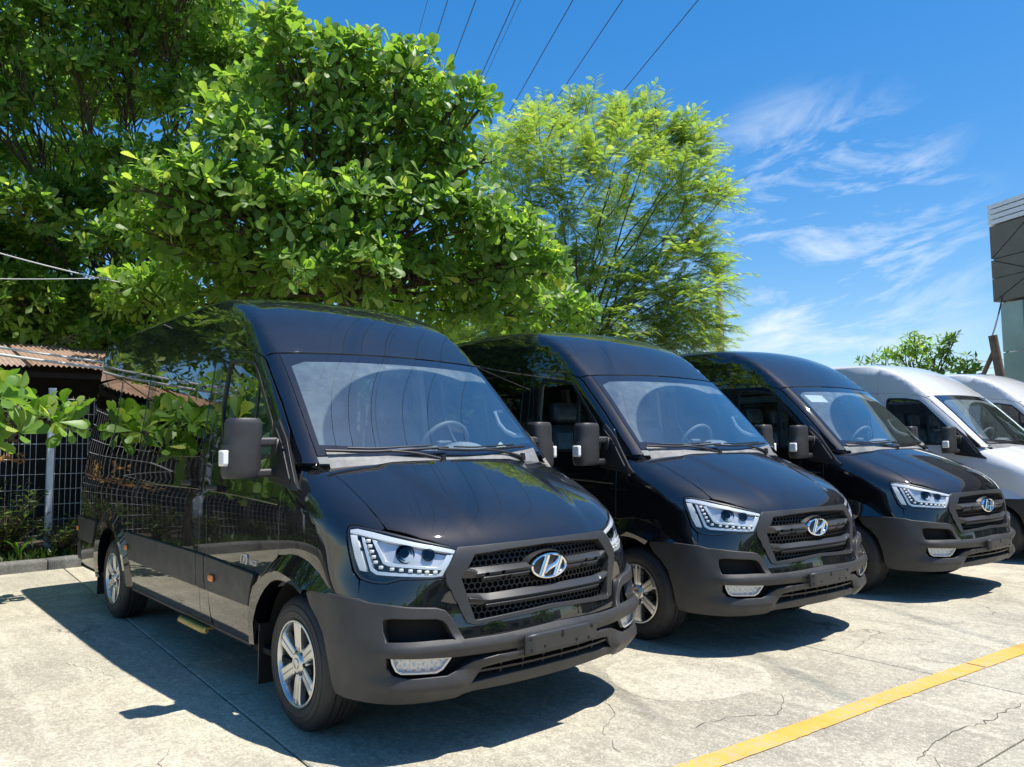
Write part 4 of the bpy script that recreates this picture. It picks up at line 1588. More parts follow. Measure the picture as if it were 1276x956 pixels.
    # ---------------- badge on the door
    for s in (0, 1):
        bb = MB()
        for txt, size, dx, dz in (('170', .085, 0, 0), ('eVGT', .046, .150, .004)):
            V2, F2 = text_mesh(txt, size, .003, .08)
            P0 = on_side([(-.715, .800)], .004)[0]
            V = np.stack([V2[:, 0] * .88 + P0[0] + dx, -V2[:, 2] + P0[1], V2[:, 1] + P0[2] + dz], -1) if not s else \
                np.stack([-V2[:, 0] * .88 - .46 - dx * 0 + (-.0) - dx, V2[:, 2] - P0[1], V2[:, 1] + P0[2] + dz], -1)
            bb.add(V, F2)
        put('badge', 'badge_silver', bb)

    # ---------------- cabin
    db = MB()
    yv = np.linspace(-.84, .84, 25)
    prof = [(.02, 1.385), (-.12, 1.400), (-.30, 1.425), (-.40, 1.430), (-.46, 1.40), (-.50, 1.30), (-.52, 1.10), (-.42, .80)]
    V = []
    for x, z in prof:
        for y in yv:
            bow = -.10 * (y / .84) ** 2
            hood = .085 * math.exp(-((y - .42) / .20) ** 2) * (1 if -.46 <= x <= -.2 else 0.0)
            hood += .045 * math.exp(-((y + .02) / .16) ** 4) * (1 if -.46 <= x <= -.2 else 0)
            V.append((x + bow * (1 if x > -.3 else .4), y, z + hood))
    w = len(yv)
    db.add(V, [(i * w + j, (i + 1) * w + j, (i + 1) * w + j + 1, i * w + j + 1) for i in range(len(prof) - 1) for j in range(w - 1)], None, True)
    put('dashboard', 'dash_plastic', db)
    sw = MB()
    c = np.array([-.60, .42, 1.475]); til = math.radians(28)
    e1 = np.array([0, 1., 0]); e2 = np.array([-math.sin(til) * 1.0, 0, math.cos(til)]) if False else np.array([.45, 0, .89])
    ring = [c + .195 * (math.cos(a) * e1 + math.sin(a) * e2) for a in np.linspace(0, 2 * PI, 33)]
    sw.tube(ring, .016, 8, False)
    for a in (0, PI, -PI / 2):
        sw.tube([c + .19 * (math.cos(a) * e1 + math.sin(a) * e2), c], .014, 6)
    sw.rbox(c, (.05, .12, .10), .6, 5)
    sw.tube([c, c + np.array([.35, 0, -.25])], .03, 8)
    put('steering_wheel', 'wheel_grey', sw)
    def seat(x, y, wd, zb):
        m = MB()
        m.rbox((x + .24, y, zb), (.50, wd, .16), .8, 6)
        m.rbox((x - .03, y, zb + .36), (.15, wd * .96, .66), .8, 7, rot_xyz(0, -.17, 0))
        m.rbox((x - .105, y, zb + .80), (.11, min(wd, .30), .20), .8, 6, rot_xyz(0, -.12, 0))
        m.box((x + .2, y, zb - .22), (.4, wd * .8, .30))
        for q in (-.07, .07):
            m.tube([(x - .09, y + q, zb + .60), (x - .10, y + q, zb + .76)], .008, 6)
        return m
    for x, y, wd, zb in ((-1.22, .43, .50, .98), (-1.22, -.14, .44, .98), (-1.22, -.58, .44, .98),
                         (-2.25, .50, .46, .95), (-2.25, -.50, .46, .95), (-3.05, .50, .46, .95), (-3.05, 0, .46, .95), (-3.05, -.50, .46, .95),
                         (-3.85, .50, .46, .95), (-3.85, -.50, .46, .95)):
        put('seat', 'seat_cloth', seat(x, y, wd, zb))
    # lining: door-pillar trims, roof lining, grab handles
    tb = MB()
    for s in (-1, 1):
        tb.box((-1.46, s * .80, 1.75), (.11, .05, .78), rot_xyz(s * .11, 0, 0))
        tb.box((-2.92, s * .80, 1.75), (.10, .05, .78), rot_xyz(s * .11, 0, 0))
    put('pillar_trim', 'trim_grey', tb)
    hb = MB().box((-3.2, 0, 2.44), (3.5, 1.36, .02))
    hb.box((-1.30, 0, 2.20), (.50, 1.40, .02))
    put('roof_lining', 'headliner', hb)
    for s in (-1, 1):
        A = np.array([-.40, s * .800, 1.735]); B = np.array([-.20, s * .825, 1.555])
        mid_ = (A + B) / 2 + np.array([-.055, -s * .05, -.03])
        gpts = [A, A + np.array([-.03, -s * .045, -.01]), mid_ + (A - B) * .15, mid_ - (A - B) * .15, B + np.array([-.045, -s * .045, -.0]), B]
        put('grab_handle', 'trim_grey', MB().tube(gpts, .017, 8))
    for x in (0, -3.67):
        for s in (-1, 1):
            make_wheel(van, x, s, x == 0)
    return van, painted


def copy_tree(o, parent=None):
    c = o.copy()
    COL.objects.link(c)
    if parent is not None:
        c.parent = parent
    for ch in list(o.children):
        copy_tree(ch, c)
    return c


van1, painted1 = make_van()
for _p in painted1:
    _p['painted'] = 1


def all_children(o):
    r = []
    for c in o.children:
        r.append(c); r += all_children(c)
    return r


VG = 'high-roof vans parked side by side'
tag(van1, 'nearest black high-roof van, leftmost in the row, with leaves mirrored in its side', 'van', VG)
van2 = copy_tree(van1)
van2.location = (.055, 2.781, 0); van2.rotation_euler = (0, 0, -.0875)
tag(van2, 'second black van from the left, between the nearest black van and the farthest black one', 'van', VG)
van3 = copy_tree(van1)
van3.location = (.241, 5.696, 0); van3.rotation_euler = (0, 0, -.0772)
tag(van3, 'third and farthest black van, parked beside the white vans', 'van', VG)
van4 = copy_tree(van1)
van4.location = (.46, 9.00, 0); van4.rotation_euler = (0, 0, -.08)
tag(van4, 'white van with dark lower cladding right beside the last black van', 'van', VG)
van5 = copy_tree(van1)
van5.location = (.68, 11.92, 0); van5.rotation_euler = (0, 0, -.08)
tag(van5, 'white van at the right end of the row, half hidden behind the other white van', 'van', VG)
for v in (van4, van5):
    for c in all_children(v):
        if c.get('painted') and c.type == 'MESH':
            c.material_slots[0].link = 'OBJECT'
            c.material_slots[0].material = MATS['white_paint']
for v in (van1, van2, van3, van4, van5):
    for c in all_children(v):
        if 'painted' in c: del c['painted']

# ------------------------------------------------------------------ ground
rng = np.random.default_rng(7)
random.seed(7)


def quad_sheet(pts, z):
    return MB().add([(x, y, z) for x, y in pts], [tuple(range(len(pts)))])


g = MB()
n = 24
for i in range(1):
    g.add([(-600, -600, -.030), (600, -600, -.030), (600, 600, -.030), (-600, 600, -.030)], [(0, 1, 2, 3)])
ground = g.build('ground', 'concrete')
tag(ground, kind='structure')
lot = empty('parking_lot')
tag(lot, kind='structure')
# cast slabs, a little out of line with the vans; joints recessed
SA = math.radians(-3.4)
sx, sy, gap = 4.05, 3.7, .012
ca, sa = math.cos(SA), math.sin(SA)


def slab_mesh():
    m = MB()
    hx, hy = (sx - gap) / 2, (sy - gap) / 2
    b = .006
    V = [(-hx, -hy), (hx, -hy), (hx, hy), (-hx, hy)]
    top = [(x * (1 - b / hx), y * (1 - b / hy), 0) for x, y in V]
    mid = [(x, y, -b) for x, y in V]
    bot = [(x, y, -.06) for x, y in V]
    m.add(top, [(0, 1, 2, 3)])
    for A, B in ((top, mid), (mid, bot)):
        for i in range(4):
            j = (i + 1) % 4
            m.add([A[i], B[i], B[j], A[j]], [(0, 1, 2, 3)])
    return m.mesh('concrete_slab', 'concrete')


sm = slab_mesh()
ox, oy = -1.655, -1.00
for i in range(-2, 4):
    for j in range(-4, 7):
        lx, ly = (i + .5) * sx, (j - .5) * sy
        x, y = ox + lx * ca - ly * sa, oy + lx * sa + ly * ca
        if x - sx / 2 < -7.6 and i == -2:
            pass
        s_ = link_mesh('concrete_slab', sm, lot)
        s_.location = (x, y, 0)
        s_.rotation_euler = (0, 0, SA)
# repaired patches
def blob_patch(name, pts, z, mat, label):
    P = rnd(np.array(pts), .12, 3)
    P = dens(P, .06)
    c = P.mean(0)
    r_ = np.random.default_rng(len(pts))
    P = c + (P - c) * (1 + .010 * r_.standard_normal(len(P)))[:, None]
    m = MB()
    V = [(x, y, z) for x, y in P]
    n = len(V)
    a = sum(P[i][0] * P[(i + 1) % n][1] - P[(i + 1) % n][0] * P[i][1] for i in range(n))
    if a < 0: V = V[::-1]
    m.add([(c[0], c[1], z)] + V, [(0, 1 + i, 1 + (i + 1) % n) for i in range(n)])
    W = [(x, y, z - .02) for x, y, _ in V]
    for i in range(n):
        j = (i + 1) % n
        m.add([V[i], W[i], W[j], V[j]], [(0, 1, 2, 3)])
    o = m.build(name, mat, lot)
    o['label'] = label
    return o


blob_patch('repair_patch', [(.29, 1.1), (.28, 1.41), (.39, 1.63), (.75, 1.92), (1.01, 1.87), (1.29, 1.54), (1.23, 1.28), (1.19, 1.04), (.98, .81), (.82, .78), (.52, .88)], .0015, 'concrete_patch', 'broad pale repair patch in the concrete')
blob_patch('repair_patch', [(1.57, 2.86), (1.49, 3.21), (1.56, 3.41), (1.74, 3.52), (1.91, 3.44), (1.94, 3.2), (1.85, 2.88), (1.68, 2.79)], .0018, 'concrete_patch', 'small round repair patch beside the yellow line')
# open cracks in the slabs
def crack(pts, w, label):
    r_ = np.random.default_rng(len(pts) * 7 + int(abs(pts[0][0]) * 100))
    P = dens(np.array(pts + pts[::-1][1:-1], float), .05)[:int(sum(np.linalg.norm(np.array(a) - np.array(b)) for a, b in zip(pts[:-1], pts[1:])) / .05) + len(pts)]
    P = P + r_.normal(0, .011, P.shape)
    T = np.gradient(P, axis=0); T /= np.maximum(np.linalg.norm(T, axis=1, keepdims=True), 1e-9)
    nn = np.stack([-T[:, 1], T[:, 0]], -1)
    ww = (w * .55 * (.35 + .65 * np.abs(r_.normal(.6, .35, len(P)))) * np.minimum(1, np.minimum(np.arange(len(P)), np.arange(len(P))[::-1]) / 4 + .15))[:, None]
    A, B = P + nn * ww, P - nn * ww
    k = len(P)
    V = [(x, y, .0022) for x, y in A] + [(x, y, .0022) for x, y in B]
    o = MB().add(V, [(i, k + i, k + i + 1, i + 1) for i in range(k - 1)]).build('crack', 'joint_fill', lot)


for pts, w in (([(2.39, 2.3), (2.36, 2.05), (2.39, 1.91), (2.3, 1.62), (2.3, 1.19), (2.32, 1.02)], .006), ([(1.36, 1.46), (1.49, 1.33), (1.54, 1.11), (1.43, .9), (1.36, .74), (1.38, .61)], .004),
               ([(2.30, 1.19), (2.45, 1.0), (2.5, .7)], .004), ([(1.29, 1.54), (1.36, 1.46)], .004), ([(.6, .72), (.95, .45), (1.1, .2), (1.35, .05)], .003), ([(2.2, 2.9), (2.35, 2.6), (2.39, 2.3)], .004),
               ([(-2.4, -1.62), (-2.0, -1.5), (-1.7, -1.42)], .003), ([(-.2, -1.55), (.1, -1.7), (.25, -1.95)], .003), ([(1.15, 2.4), (1.2, 2.75), (1.1, 3.2), (1.18, 3.6)], .003)):
    crack(pts, w, None)
# yellow line, worn edges, with a faded gap
def line_piece(p0, p1, w):
    d = np.array(p1) - np.array(p0); L = np.linalg.norm(d); d /= L
    nn = np.array([-d[1], d[0]])
    k = int(L / .04)
    r_ = np.random.default_rng(int(L * 100))
    t = np.linspace(0, L, k)
    a = [np.array(p0) + d * s + nn * (w / 2 + .0018 * r_.standard_normal() + .004 * math.sin(s * 4)) for s in t]
    b = [np.array(p0) + d * s - nn * (w / 2 + .0018 * r_.standard_normal() + .004 * math.sin(s * 3.1)) for s in t]
    m = MB()
    V = [(x, y, .0045) for x, y in a] + [(x, y, .0045) for x, y in b]
    m.add(V, [(i, k + i, k + i + 1, i + 1)[::-1] if False else (i, k + i, k + i + 1, i + 1) for i in range(k - 1)])
    return m


ln = line_piece((1.52, -1.6), (1.93, 2.90), .128)
ln.join(line_piece((1.936, 2.915), (2.75, 11.6), .128))
yl = ln.build('parking_line', 'yellow_road_paint')
tag(yl, kind='structure')

# kerb of cast stones, planting strip behind it
kerb = empty('kerb'); tag(kerb, kind='structure')
km = MB()
km.rbox((0, 0, .045), (.20, .985, .19), .22, 4)
kmesh = km.mesh('kerb_stone', 'kerb_concrete')
for i in range(-9, 24):
    y = -1.35 + i * .99
    k_ = link_mesh('kerb_stone', kmesh, kerb)
    k_.location = (-7.28 - (y + 1.3) * .085 * 0.6 + random.uniform(-.008, .008), y, random.uniform(-.006, .006))
    k_.rotation_euler = (0, 0, .05 + random.uniform(-.006, .006))
bed = MB()
nx, ny = 14, 60
xs = np.linspace(-12.0, -7.30, nx); ys = np.linspace(-12, 24, ny)
V = [(x - (y + 1.3) * .05, y, .10 + .05 * math.sin(x * 5 + y * 3) * math.sin(y * 2.3) + .03 * math.sin(7 * y)) for x in xs for y in ys]
bed.add(V, [(i * ny + j, (i + 1) * ny + j, (i + 1) * ny + j + 1, i * ny + j + 1) for i in range(nx - 1) for j in range(ny - 1)], None, True)
b_ = bed.build('planting_bed', 'soil'); tag(b_, kind='structure')


# ------------------------------------------------------------------ leaves
def leaf_template(kind):
    if kind == 'almond':      # obovate, folded along the midrib and drooping at the tip
        st = [(0, 0, 0, 0), (.22, .055, .012, -.004), (.50, .155, .030, -.010), (.76, .235, .042, -.022), (.92, .175, .030, -.050)]
        V = [(0, 0, 0)]
        F = []
        prev = None
        for x, w, e, d in st[1:]:
            b = len(V)
            V += [(x, 0, d), (x, w, d + e), (x, -w, d + e)]
            if prev is None:
                F += [(0, b, b + 1), (0, b + 2, b)]
            else:
                F += [(prev, b, b + 1, prev + 1), (prev + 2, b + 2, b, prev)]
            prev = b
        V.append((1, 0, -.075)); t = len(V) - 1
        F += [(prev, t, prev + 1), (prev + 2, t, prev)]
        return np.array(V, float), F
    if kind == 'simple':
        V = np.array([(0, 0, 0), (.5, .0, -.01), (.62, .22, .03), (.62, -.22, .03), (1, 0, -.05)])
        return V, [(0, 1, 2), (0, 3, 1), (1, 4, 2), (3, 4, 1)]
    if kind == 'pointed':
        V = np.array([(0, 0, 0), (.45, 0, -.02), (.40, .17, .03), (.40, -.17, .03), (1, 0, -.12)])
        return V, [(0, 1, 2), (0, 3, 1), (1, 4, 2), (3, 4, 1)]
    if kind == 'frond':       # feather leaf: thin stalk and paired leaflets
        V, F = [], []
        n = 11
        for i in range(n):
            x = .12 + .86 * i / (n - 1)
            L = .20 * math.sin(PI * (.18 + .75 * i / (n - 1))) + .05
            z = -.22 * x * x
            for s in (1, -1):
                b = len(V)
                V += [(x, 0, z), (x + L * .42, s * L * .42 - s * .02, z + .015), (x + L * .50, s * L, z - .03), (x + .02 + L * .15, s * L * .62, z + .0)]
                F += [(b, b + 1, b + 2, b + 3) if s < 0 else (b + 3, b + 2, b + 1, b)]
        b = len(V)
        V += [(0, .006, 0), (0, -.006, 0), (1, 0, -.22), (.5, .006, -.055), (.5, -.006, -.055)]
        F += [(b, b + 1, b + 4, b + 3), (b + 3, b + 4, b + 2)]
        return np.array(V, float), F


def frames(dirs, ups):
    d = dirs / np.linalg.norm(dirs, axis=1, keepdims=True)
    s = np.cross(ups, d); s /= np.maximum(np.linalg.norm(s, axis=1, keepdims=True), 1e-6)
    u = np.cross(d, s)
    return np.stack([d, s, u], -1)


def leaf_cloud(name, mat, parent, tmpl, pos, R, size, tint, kind='stuff'):
    """one mesh of many leaves"""
    TV, TF = tmpl
    n, k = len(pos), len(TV)
    V = np.einsum('nij,kj->nki', R, TV) * size[:, None, None] + pos[:, None, :]
    V = V.reshape(-1, 3)
    tris = [f for f in TF]
    loops, starts, tot = [], [], []
    flat = np.concatenate([np.array(f) for f in tris]); cnt = np.array([len(f) for f in tris])
    L = (flat[None, :] + (np.arange(n) * k)[:, None]).ravel()
    C = np.tile(cnt, n)
    me = bpy.data.meshes.new(name)
    me.vertices.add(len(V)); me.vertices.foreach_set('co', V.ravel())
    me.loops.add(len(L)); me.loops.foreach_set('vertex_index', L.astype(np.int32))
    me.polygons.add(len(C))
    st = np.concatenate([[0], np.cumsum(C)[:-1]]).astype(np.int32)
    me.polygons.foreach_set('loop_start', st)
    me.polygons.foreach_set('loop_total', C.astype(np.int32))
    me.polygons.foreach_set('use_smooth', np.ones(len(C), bool))
    at = me.attributes.new('tint', 'FLOAT', 'POINT')
    at.data.foreach_set('value', np.repeat(tint, k).astype(np.float32))
    me.update(calc_edges=True)
    me.materials.append(MATS[mat])
    o = link_mesh(name, me, parent)
    if kind: o['kind'] = kind
    return o


def leaf_objects(name, mat, parent, tmpl, pos, R, size, pick):
    """the leaves that show largest, each an object of its own"""
    TV, TF = tmpl
    me = bpy.data.meshes.new(name)
    me.from_pydata(TV.tolist(), [], [list(f) for f in TF])
    me.polygons.foreach_set('use_smooth', [True] * len(me.polygons))
    me.materials.append(MATS[mat])
    for i in pick:
        o = link_mesh(name, me, parent)
        M = Matrix(((R[i] * size[i]).tolist())).to_4x4()
        M.translation = Vector(pos[i])
        o.matrix_world = M if parent is None else Matrix.Translation(-parent.location) @ M


def rosettes(cent, axes, r_, nl=(6, 9), L=(.15, .27), spread=(50, 95)):
    P, D, U, S = [], [], [], []
    for c, a in zip(cent, axes):
        a = a / np.linalg.norm(a)
        t = np.cross(a, [0.31, .17, .93]); t /= np.linalg.norm(t); b = np.cross(a, t)
        n = r_.integers(nl[0], nl[1] + 1)
        ph = r_.uniform(0, 6.28)
        for q in range(n):
            az = ph + q * 2.399
            el = math.radians(r_.uniform(*spread) - 22 * (q / n))
            d = math.sin(el) * (math.cos(az) * t + math.sin(az) * b) + math.cos(el) * a
            P.append(c + a * r_.uniform(-.04, .03) + d * .02); D.append(d)
            U.append(a + r_.normal(0, .18, 3)); S.append(r_.uniform(*L))
    return np.array(P), np.array(D), np.array(U), np.array(S)


def limb(mb, a, b, r0, r1, r_, k=7, wob=.06):
    a, b = np.array(a, float), np.array(b, float)
    L = np.linalg.norm(b - a)
    t = np.linspace(0, 1, k)
    P = a + (b - a) * t[:, None]
    P[1:-1] += r_.normal(0, wob * L * .25, (k - 2, 3))
    P[:, 2] += .10 * L * np.sin(PI * t) * .5
    mb.tube(P, np.linspace(r0, r1, k), 7, False)
    return P


def blob_tree(name, label, cat, group, base, trunk_r, blobs, dens_, r_, tmpl_near, tmpl_far, mat, L, nl, cam_pick=300, up_bias=.5, spread=(50, 95), fill=.35, twig=True, leafname='leaf', crownname='crown', fork=None, limb_k=.24, flip=.55):
    """blobs: (centre xyz, radius, flatten).  Rosettes of leaves sit on the outer shell of every blob, fewer inside."""
    root = empty(name, tuple(base)); tag(root, label, cat, group)
    base = np.array(base, float)
    tm = MB()
    fork = np.array(fork if fork is not None else (base[0], base[1], base[2] + 2.2), float)
    limb(tm, base + [0, 0, -.1], fork, trunk_r, trunk_r * .72, r_, 7, .03)
    C, A = [], []
    for (c, R, fl) in blobs:
        c = np.array(c, float)
        P = limb(tm, fork + r_.normal(0, .05, 3), c - [0, 0, R * fl * .3], trunk_r * limb_k, .015, r_, 8, .10)
        n = int(dens_ * R * R * 4)
        d = r_.normal(0, 1, (n, 3)); d /= np.linalg.norm(d, axis=1, keepdims=True)
        d[:, 2] = np.where((d[:, 2] < -.3) & (r_.random(n) < flip), -d[:, 2] * .6, d[:, 2])
        rad = np.where(r_.random(n) < fill, r_.uniform(.25, .8, n), r_.uniform(.8, 1.06, n)) * (1 + .12 * np.sin(d[:, 0] * 5 + c[0]) * np.cos(d[:, 1] * 4 + c[1]))
        p = c + d * rad[:, None] * R * np.array([1, 1, fl])
        ax = d * (1 - up_bias) + np.array([0, 0, 1.0]) * up_bias + r_.normal(0, .22, (n, 3))
        C.append(p); A.append(ax)
        if twig:
            for q in r_.choice(n, min(n, max(4, int(n * .12))), replace=False):
                s = P[-1] + (P[-3] - P[-1]) * r_.random()
                limb(tm, s, p[q], .016, .006, r_, 4, .10)
    C = np.concatenate(C); A = np.concatenate(A)
    tr = tm
    for i in range(len(tr.v)):
        tr.v[i] = tr.v[i] - base
    tr.build('trunk', 'bark', root)
    P, D, U, S = rosettes(C, A, r_, nl, L, spread)
    R_ = frames(D, U)
    tint = np.clip(r_.normal(.45, .24, len(P)), 0, 1)
    # the leaves nearest the camera and turned to it show largest
    v = P - np.array(CAM_POS); dist = np.linalg.norm(v, axis=1)
    q = v @ np.array(CR) / (v @ np.array(CF)); w = v @ np.array(CU) / (v @ np.array(CF))
    infr = (v @ np.array(CF) > 0) & (np.abs(q) < .64) & (np.abs(w) < .48)
    score = np.where(infr, S / dist * (.35 + np.abs((R_[:, :, 2] * v).sum(1)) / dist), -1)
    pick = np.argsort(-score)[:cam_pick] if cam_pick else np.array([], int)
    pick = pick[score[pick] > 0] if len(pick) else pick
    rest = np.setdiff1d(np.arange(len(P)), pick)
    if len(pick):
        leaf_objects(leafname, mat + '_single', root, tmpl_near, P, R_, S, pick)
    leaf_cloud(crownname, mat, root, tmpl_far, P[rest] - base, R_[rest], S[rest], tint[rest])
    return root


ALM, SIM, PNT, FRD = (leaf_template(k) for k in ('almond', 'simple', 'pointed', 'frond'))


def bl(px, py, rpx, dist, fl=.85):
    """a crown lobe seen at a photo pixel with a radius in photo pixels, at a distance"""
    return (tuple(seen(px, py, dist)), rpx / 972.07 * dist, fl)


# the near sea-almond tree over the first two vans
rA = np.random.default_rng(11)
blobs = [bl(358, 52, 34, 12.6, .9), bl(395, 105, 55, 12.8), bl(330, 120, 45, 13.2), bl(455, 95, 50, 13.0), bl(512, 118, 52, 13.0), bl(560, 150, 42, 12.8),
         bl(300, 190, 58, 12.2), bl(225, 240, 52, 11.6, .75), bl(280, 255, 58, 11.8, .75), bl(345, 262, 60, 11.8, .75), bl(400, 195, 68, 12.9), bl(480, 195, 68, 12.9), bl(555, 212, 48, 12.6),
         bl(430, 268, 62, 12.0, .75), bl(520, 272, 62, 12.2, .8), bl(590, 272, 50, 12.2, .8), bl(632, 296, 48, 12.6, .8), bl(655, 335, 46, 13.0, .9), bl(600, 340, 58, 13.2, .9),
         bl(372, 340, 46, 11.5, .8), bl(452, 335, 52, 11.6, .8), bl(520, 345, 52, 12.6, .85), bl(560, 380, 48, 13.4), bl(640, 385, 50, 13.8), bl(300, 325, 58, 12.6, .9), bl(240, 305, 50, 12.8, .9), bl(200, 290, 40, 12.4, .9), bl(480, 388, 45, 14.2),
         bl(430, 325, 60, 13.4, .9), bl(350, 330, 55, 13.4, .9), bl(250, 355, 55, 14.0), bl(310, 375, 45, 14.0), bl(180, 370, 45, 14.4), bl(370, 380, 40, 14.0), bl(700, 392, 42, 14.6), bl(690, 335, 22, 12.8),
         bl(352, 16, 15, 12.5), bl(440, 62, 20, 12.8), bl(515, 68, 18, 12.9), bl(598, 130, 20, 12.7), bl(585, 108, 14, 12.8), bl(165, 232, 14, 11.4), bl(198, 224, 20, 11.5), bl(345, 75, 20, 12.6), bl(605, 195, 14, 12.6), bl(420, 55, 14, 12.7), bl(268, 150, 26, 12.6)]
tb = seen(437, 385, 12.9)
blob_tree('almond_tree', 'big-leaved almond tree rising behind the two nearest black vans', 'tree', 'sea almond trees', (tb.x, tb.y, .05), .17, blobs, 44, rA, ALM, ALM, 'almond_leaf', (.13, .27), (6, 9), 300, .36, (40, 98), .42, fork=(tb.x + .05, tb.y - .1, 3.9))

# the taller almond tree further back on the left
rB = np.random.default_rng(23)
blobs = []
for py, xs_ in ((18, (-30, 40, 110, 175, 235, 285)), (75, (-35, 30, 95, 160, 225, 285, 330)), (135, (-30, 35, 100, 165, 230, 290)), (195, (-30, 30, 90, 150, 205)),
                (255, (-30, 25, 85, 140, 200)), (312, (-30, 25, 80, 135, 190, 240)), (370, (-25, 20, 65, 110, 160, 210)), (405, (-20, 10, 55, 95, 150, 200)), (428, (20, 70, 125, 175))):
    for px in xs_:
        far = 17.5 if py < 240 else 17.2
        blobs.append(bl(px + rB.uniform(-10, 10), py + rB.uniform(-10, 10), rB.uniform(34, 46), far + rB.uniform(-1.6, 1.6), .75))
for px, py in ((60, -50), (150, -50), (230, -35), (-100, 60), (-110, 180), (-110, 290), (-170, 120), (-180, 240), (-60, -30), (-90, 370), (-180, 350), (-270, 180), (-270, 300)):
    blobs.append(bl(px, py, 60, 17.0, .8))
tb2 = seen(175, 400, 18.5)
blob_tree('almond_tree', 'tall spreading almond tree with small-looking leaves filling the upper left', 'tree', 'sea almond trees', (tb2.x, tb2.y, .05), .26, blobs, 54, rB, ALM, SIM, 'almond_leaf', (.14, .25), (6, 8), 300, .40, (44, 98), .45, fork=(tb2.x, tb2.y, 3.6), limb_k=.09)

# leafy low branch of a young almond tree at the fence, lower left
rC = np.random.default_rng(5)
blobs = [bl(18, 505, 26, 9.2, .8), bl(58, 528, 26, 8.8, .7), bl(92, 520, 20, 9.0, .7), bl(25, 545, 20, 8.7, .6), bl(-25, 500, 36, 8.8), bl(-60, 540, 40, 8.6), bl(-110, 500, 46, 8.6), bl(-90, 445, 40, 9.0), bl(-170, 470, 60, 8.6), bl(-180, 560, 50, 8.6)]
tb3 = seen(-120, 640, 9.2)
blob_tree('almond_sapling', 'young almond tree with a bright low branch of big leaves before the fence', 'tree', None, (-7.55, -2.9, .08), .05, blobs, 22, rC, ALM, ALM, 'bright_leaf', (.16, .30), (6, 9), 150, .35, (45, 95), .25, fork=(-6.3, -2.6, 1.35))

# feathery yellow-green tree between the black vans and the sky
rD = np.random.default_rng(31)
blobs = []
for px, py, r in ((735, 150, 40), (690, 175, 45), (655, 205, 40), (800, 160, 42), (850, 185, 42), (770, 200, 55), (720, 235, 60), (660, 260, 50), (830, 240, 55), (885, 235, 38), (905, 250, 24),
                  (780, 285, 60), (850, 300, 52), (890, 320, 38), (920, 352, 22), (700, 310, 60), (760, 350, 60), (830, 360, 55), (885, 375, 40), (690, 370, 50), (740, 410, 50), (800, 415, 50), (860, 415, 42), (640, 320, 40), (650, 400, 40),
                  (650, 430, 45), (710, 445, 45), (770, 395, 50), (840, 405, 45), (800, 350, 40), (730, 360, 45), (870, 440, 40), (830, 445, 40), (670, 345, 40), (900, 410, 30), (610, 385, 40), (690, 130, 22), (790, 128, 20), (835, 150, 22), (870, 190, 24), (930, 245, 10), (630, 190, 20), (700, 420, 40), (780, 440, 40), (600, 420, 40)):
    blobs.append(bl(px - 12 - (18 if px > 880 else 0), py + max(0, 190 - py) * .32, r * .95, 20 + rD.uniform(-1.5, 1.5), .95))
tb4 = seen(722, 420, 20.0)


def feather_tree():
    base = np.array((tb4.x, tb4.y, 0.))
    root = empty('feathery_tree', tuple(base)); tag(root, 'airy yellow-green tree with fine feathery leaves in the middle of the view', 'tree')
    tm = MB()
    fork = base + np.array([0, 0, 3.6])
    limb(tm, base + [0, 0, -.1], fork, .17, .13, rD, 7, .03)
    P, D, U, S = [], [], [], []
    for c, R, fl in blobs:
        c = np.array(c)
        L = limb(tm, fork + rD.normal(0, .05, 3), c - [0, 0, R * .2], .032, .008, rD, 8, .10)
        out0 = c - (fork + [0, 0, 1.0]); out0 /= np.linalg.norm(out0)
        for q in range(max(14, int(58 * R))):
            d = rD.normal(0, 1, 3); d /= np.linalg.norm(d)
            s = c + d * R * .65 * rD.random() ** .5
            dr = out0 * .55 + d * .75 + np.array([0, 0, .35]) + rD.normal(0, .2, 3); dr /= np.linalg.norm(dr)
            ln = rD.uniform(.55, 1.15) * (.6 + .55 * R)
            t = np.linspace(0, 1, 6)
            tw = s + dr * ln * t[:, None] + np.array([0, 0, -.30 * ln]) * (t ** 2)[:, None]
            tm.tube(tw, np.linspace(.007, .002, 6), 4, False)
            n = int(ln / .078)
            for k in range(n):
                u = .08 + .92 * k / n
                p = tw[0] + dr * ln * u + np.array([0, 0, -.30 * ln]) * u * u
                T = dr + np.array([0, 0, -.6]) * u; T /= np.linalg.norm(T)
                sd = np.cross(T, [0, 0, 1.]); sd /= max(np.linalg.norm(sd), 1e-6)
                sg = 1 if k % 2 else -1
                f = T * .62 + sd * sg * .8 + rD.normal(0, .16, 3)
                P.append(p); D.append(f); U.append(np.array([0, 0, 1.]) + rD.normal(0, .35, 3)); S.append(rD.uniform(.20, .34) * (1.1 - .35 * u))
    for i_ in range(len(tm.v)):
        tm.v[i_] = tm.v[i_] - base
    tm.build('trunk', 'bark', root)
    P, D, U, S = map(np.array, (P, D, U, S))
    R_ = frames(D, U)
    tint = np.clip(rD.normal(.45, .24, len(P)), 0, 1)
    v = P - np.array(CAM_POS); dist = np.linalg.norm(v, axis=1)
    pick = np.argsort(-S / dist)[:300]
    rest = np.setdiff1d(np.arange(len(P)), pick)
    leaf_objects('leaf_frond', 'feather_leaf_single', root, FRD, P, R_, S, pick)
    leaf_cloud('crown', 'feather_leaf', root, FRD, P[rest] - base, R_[rest], S[rest], tint[rest])
    print('fronds', len(P))


feather_tree()

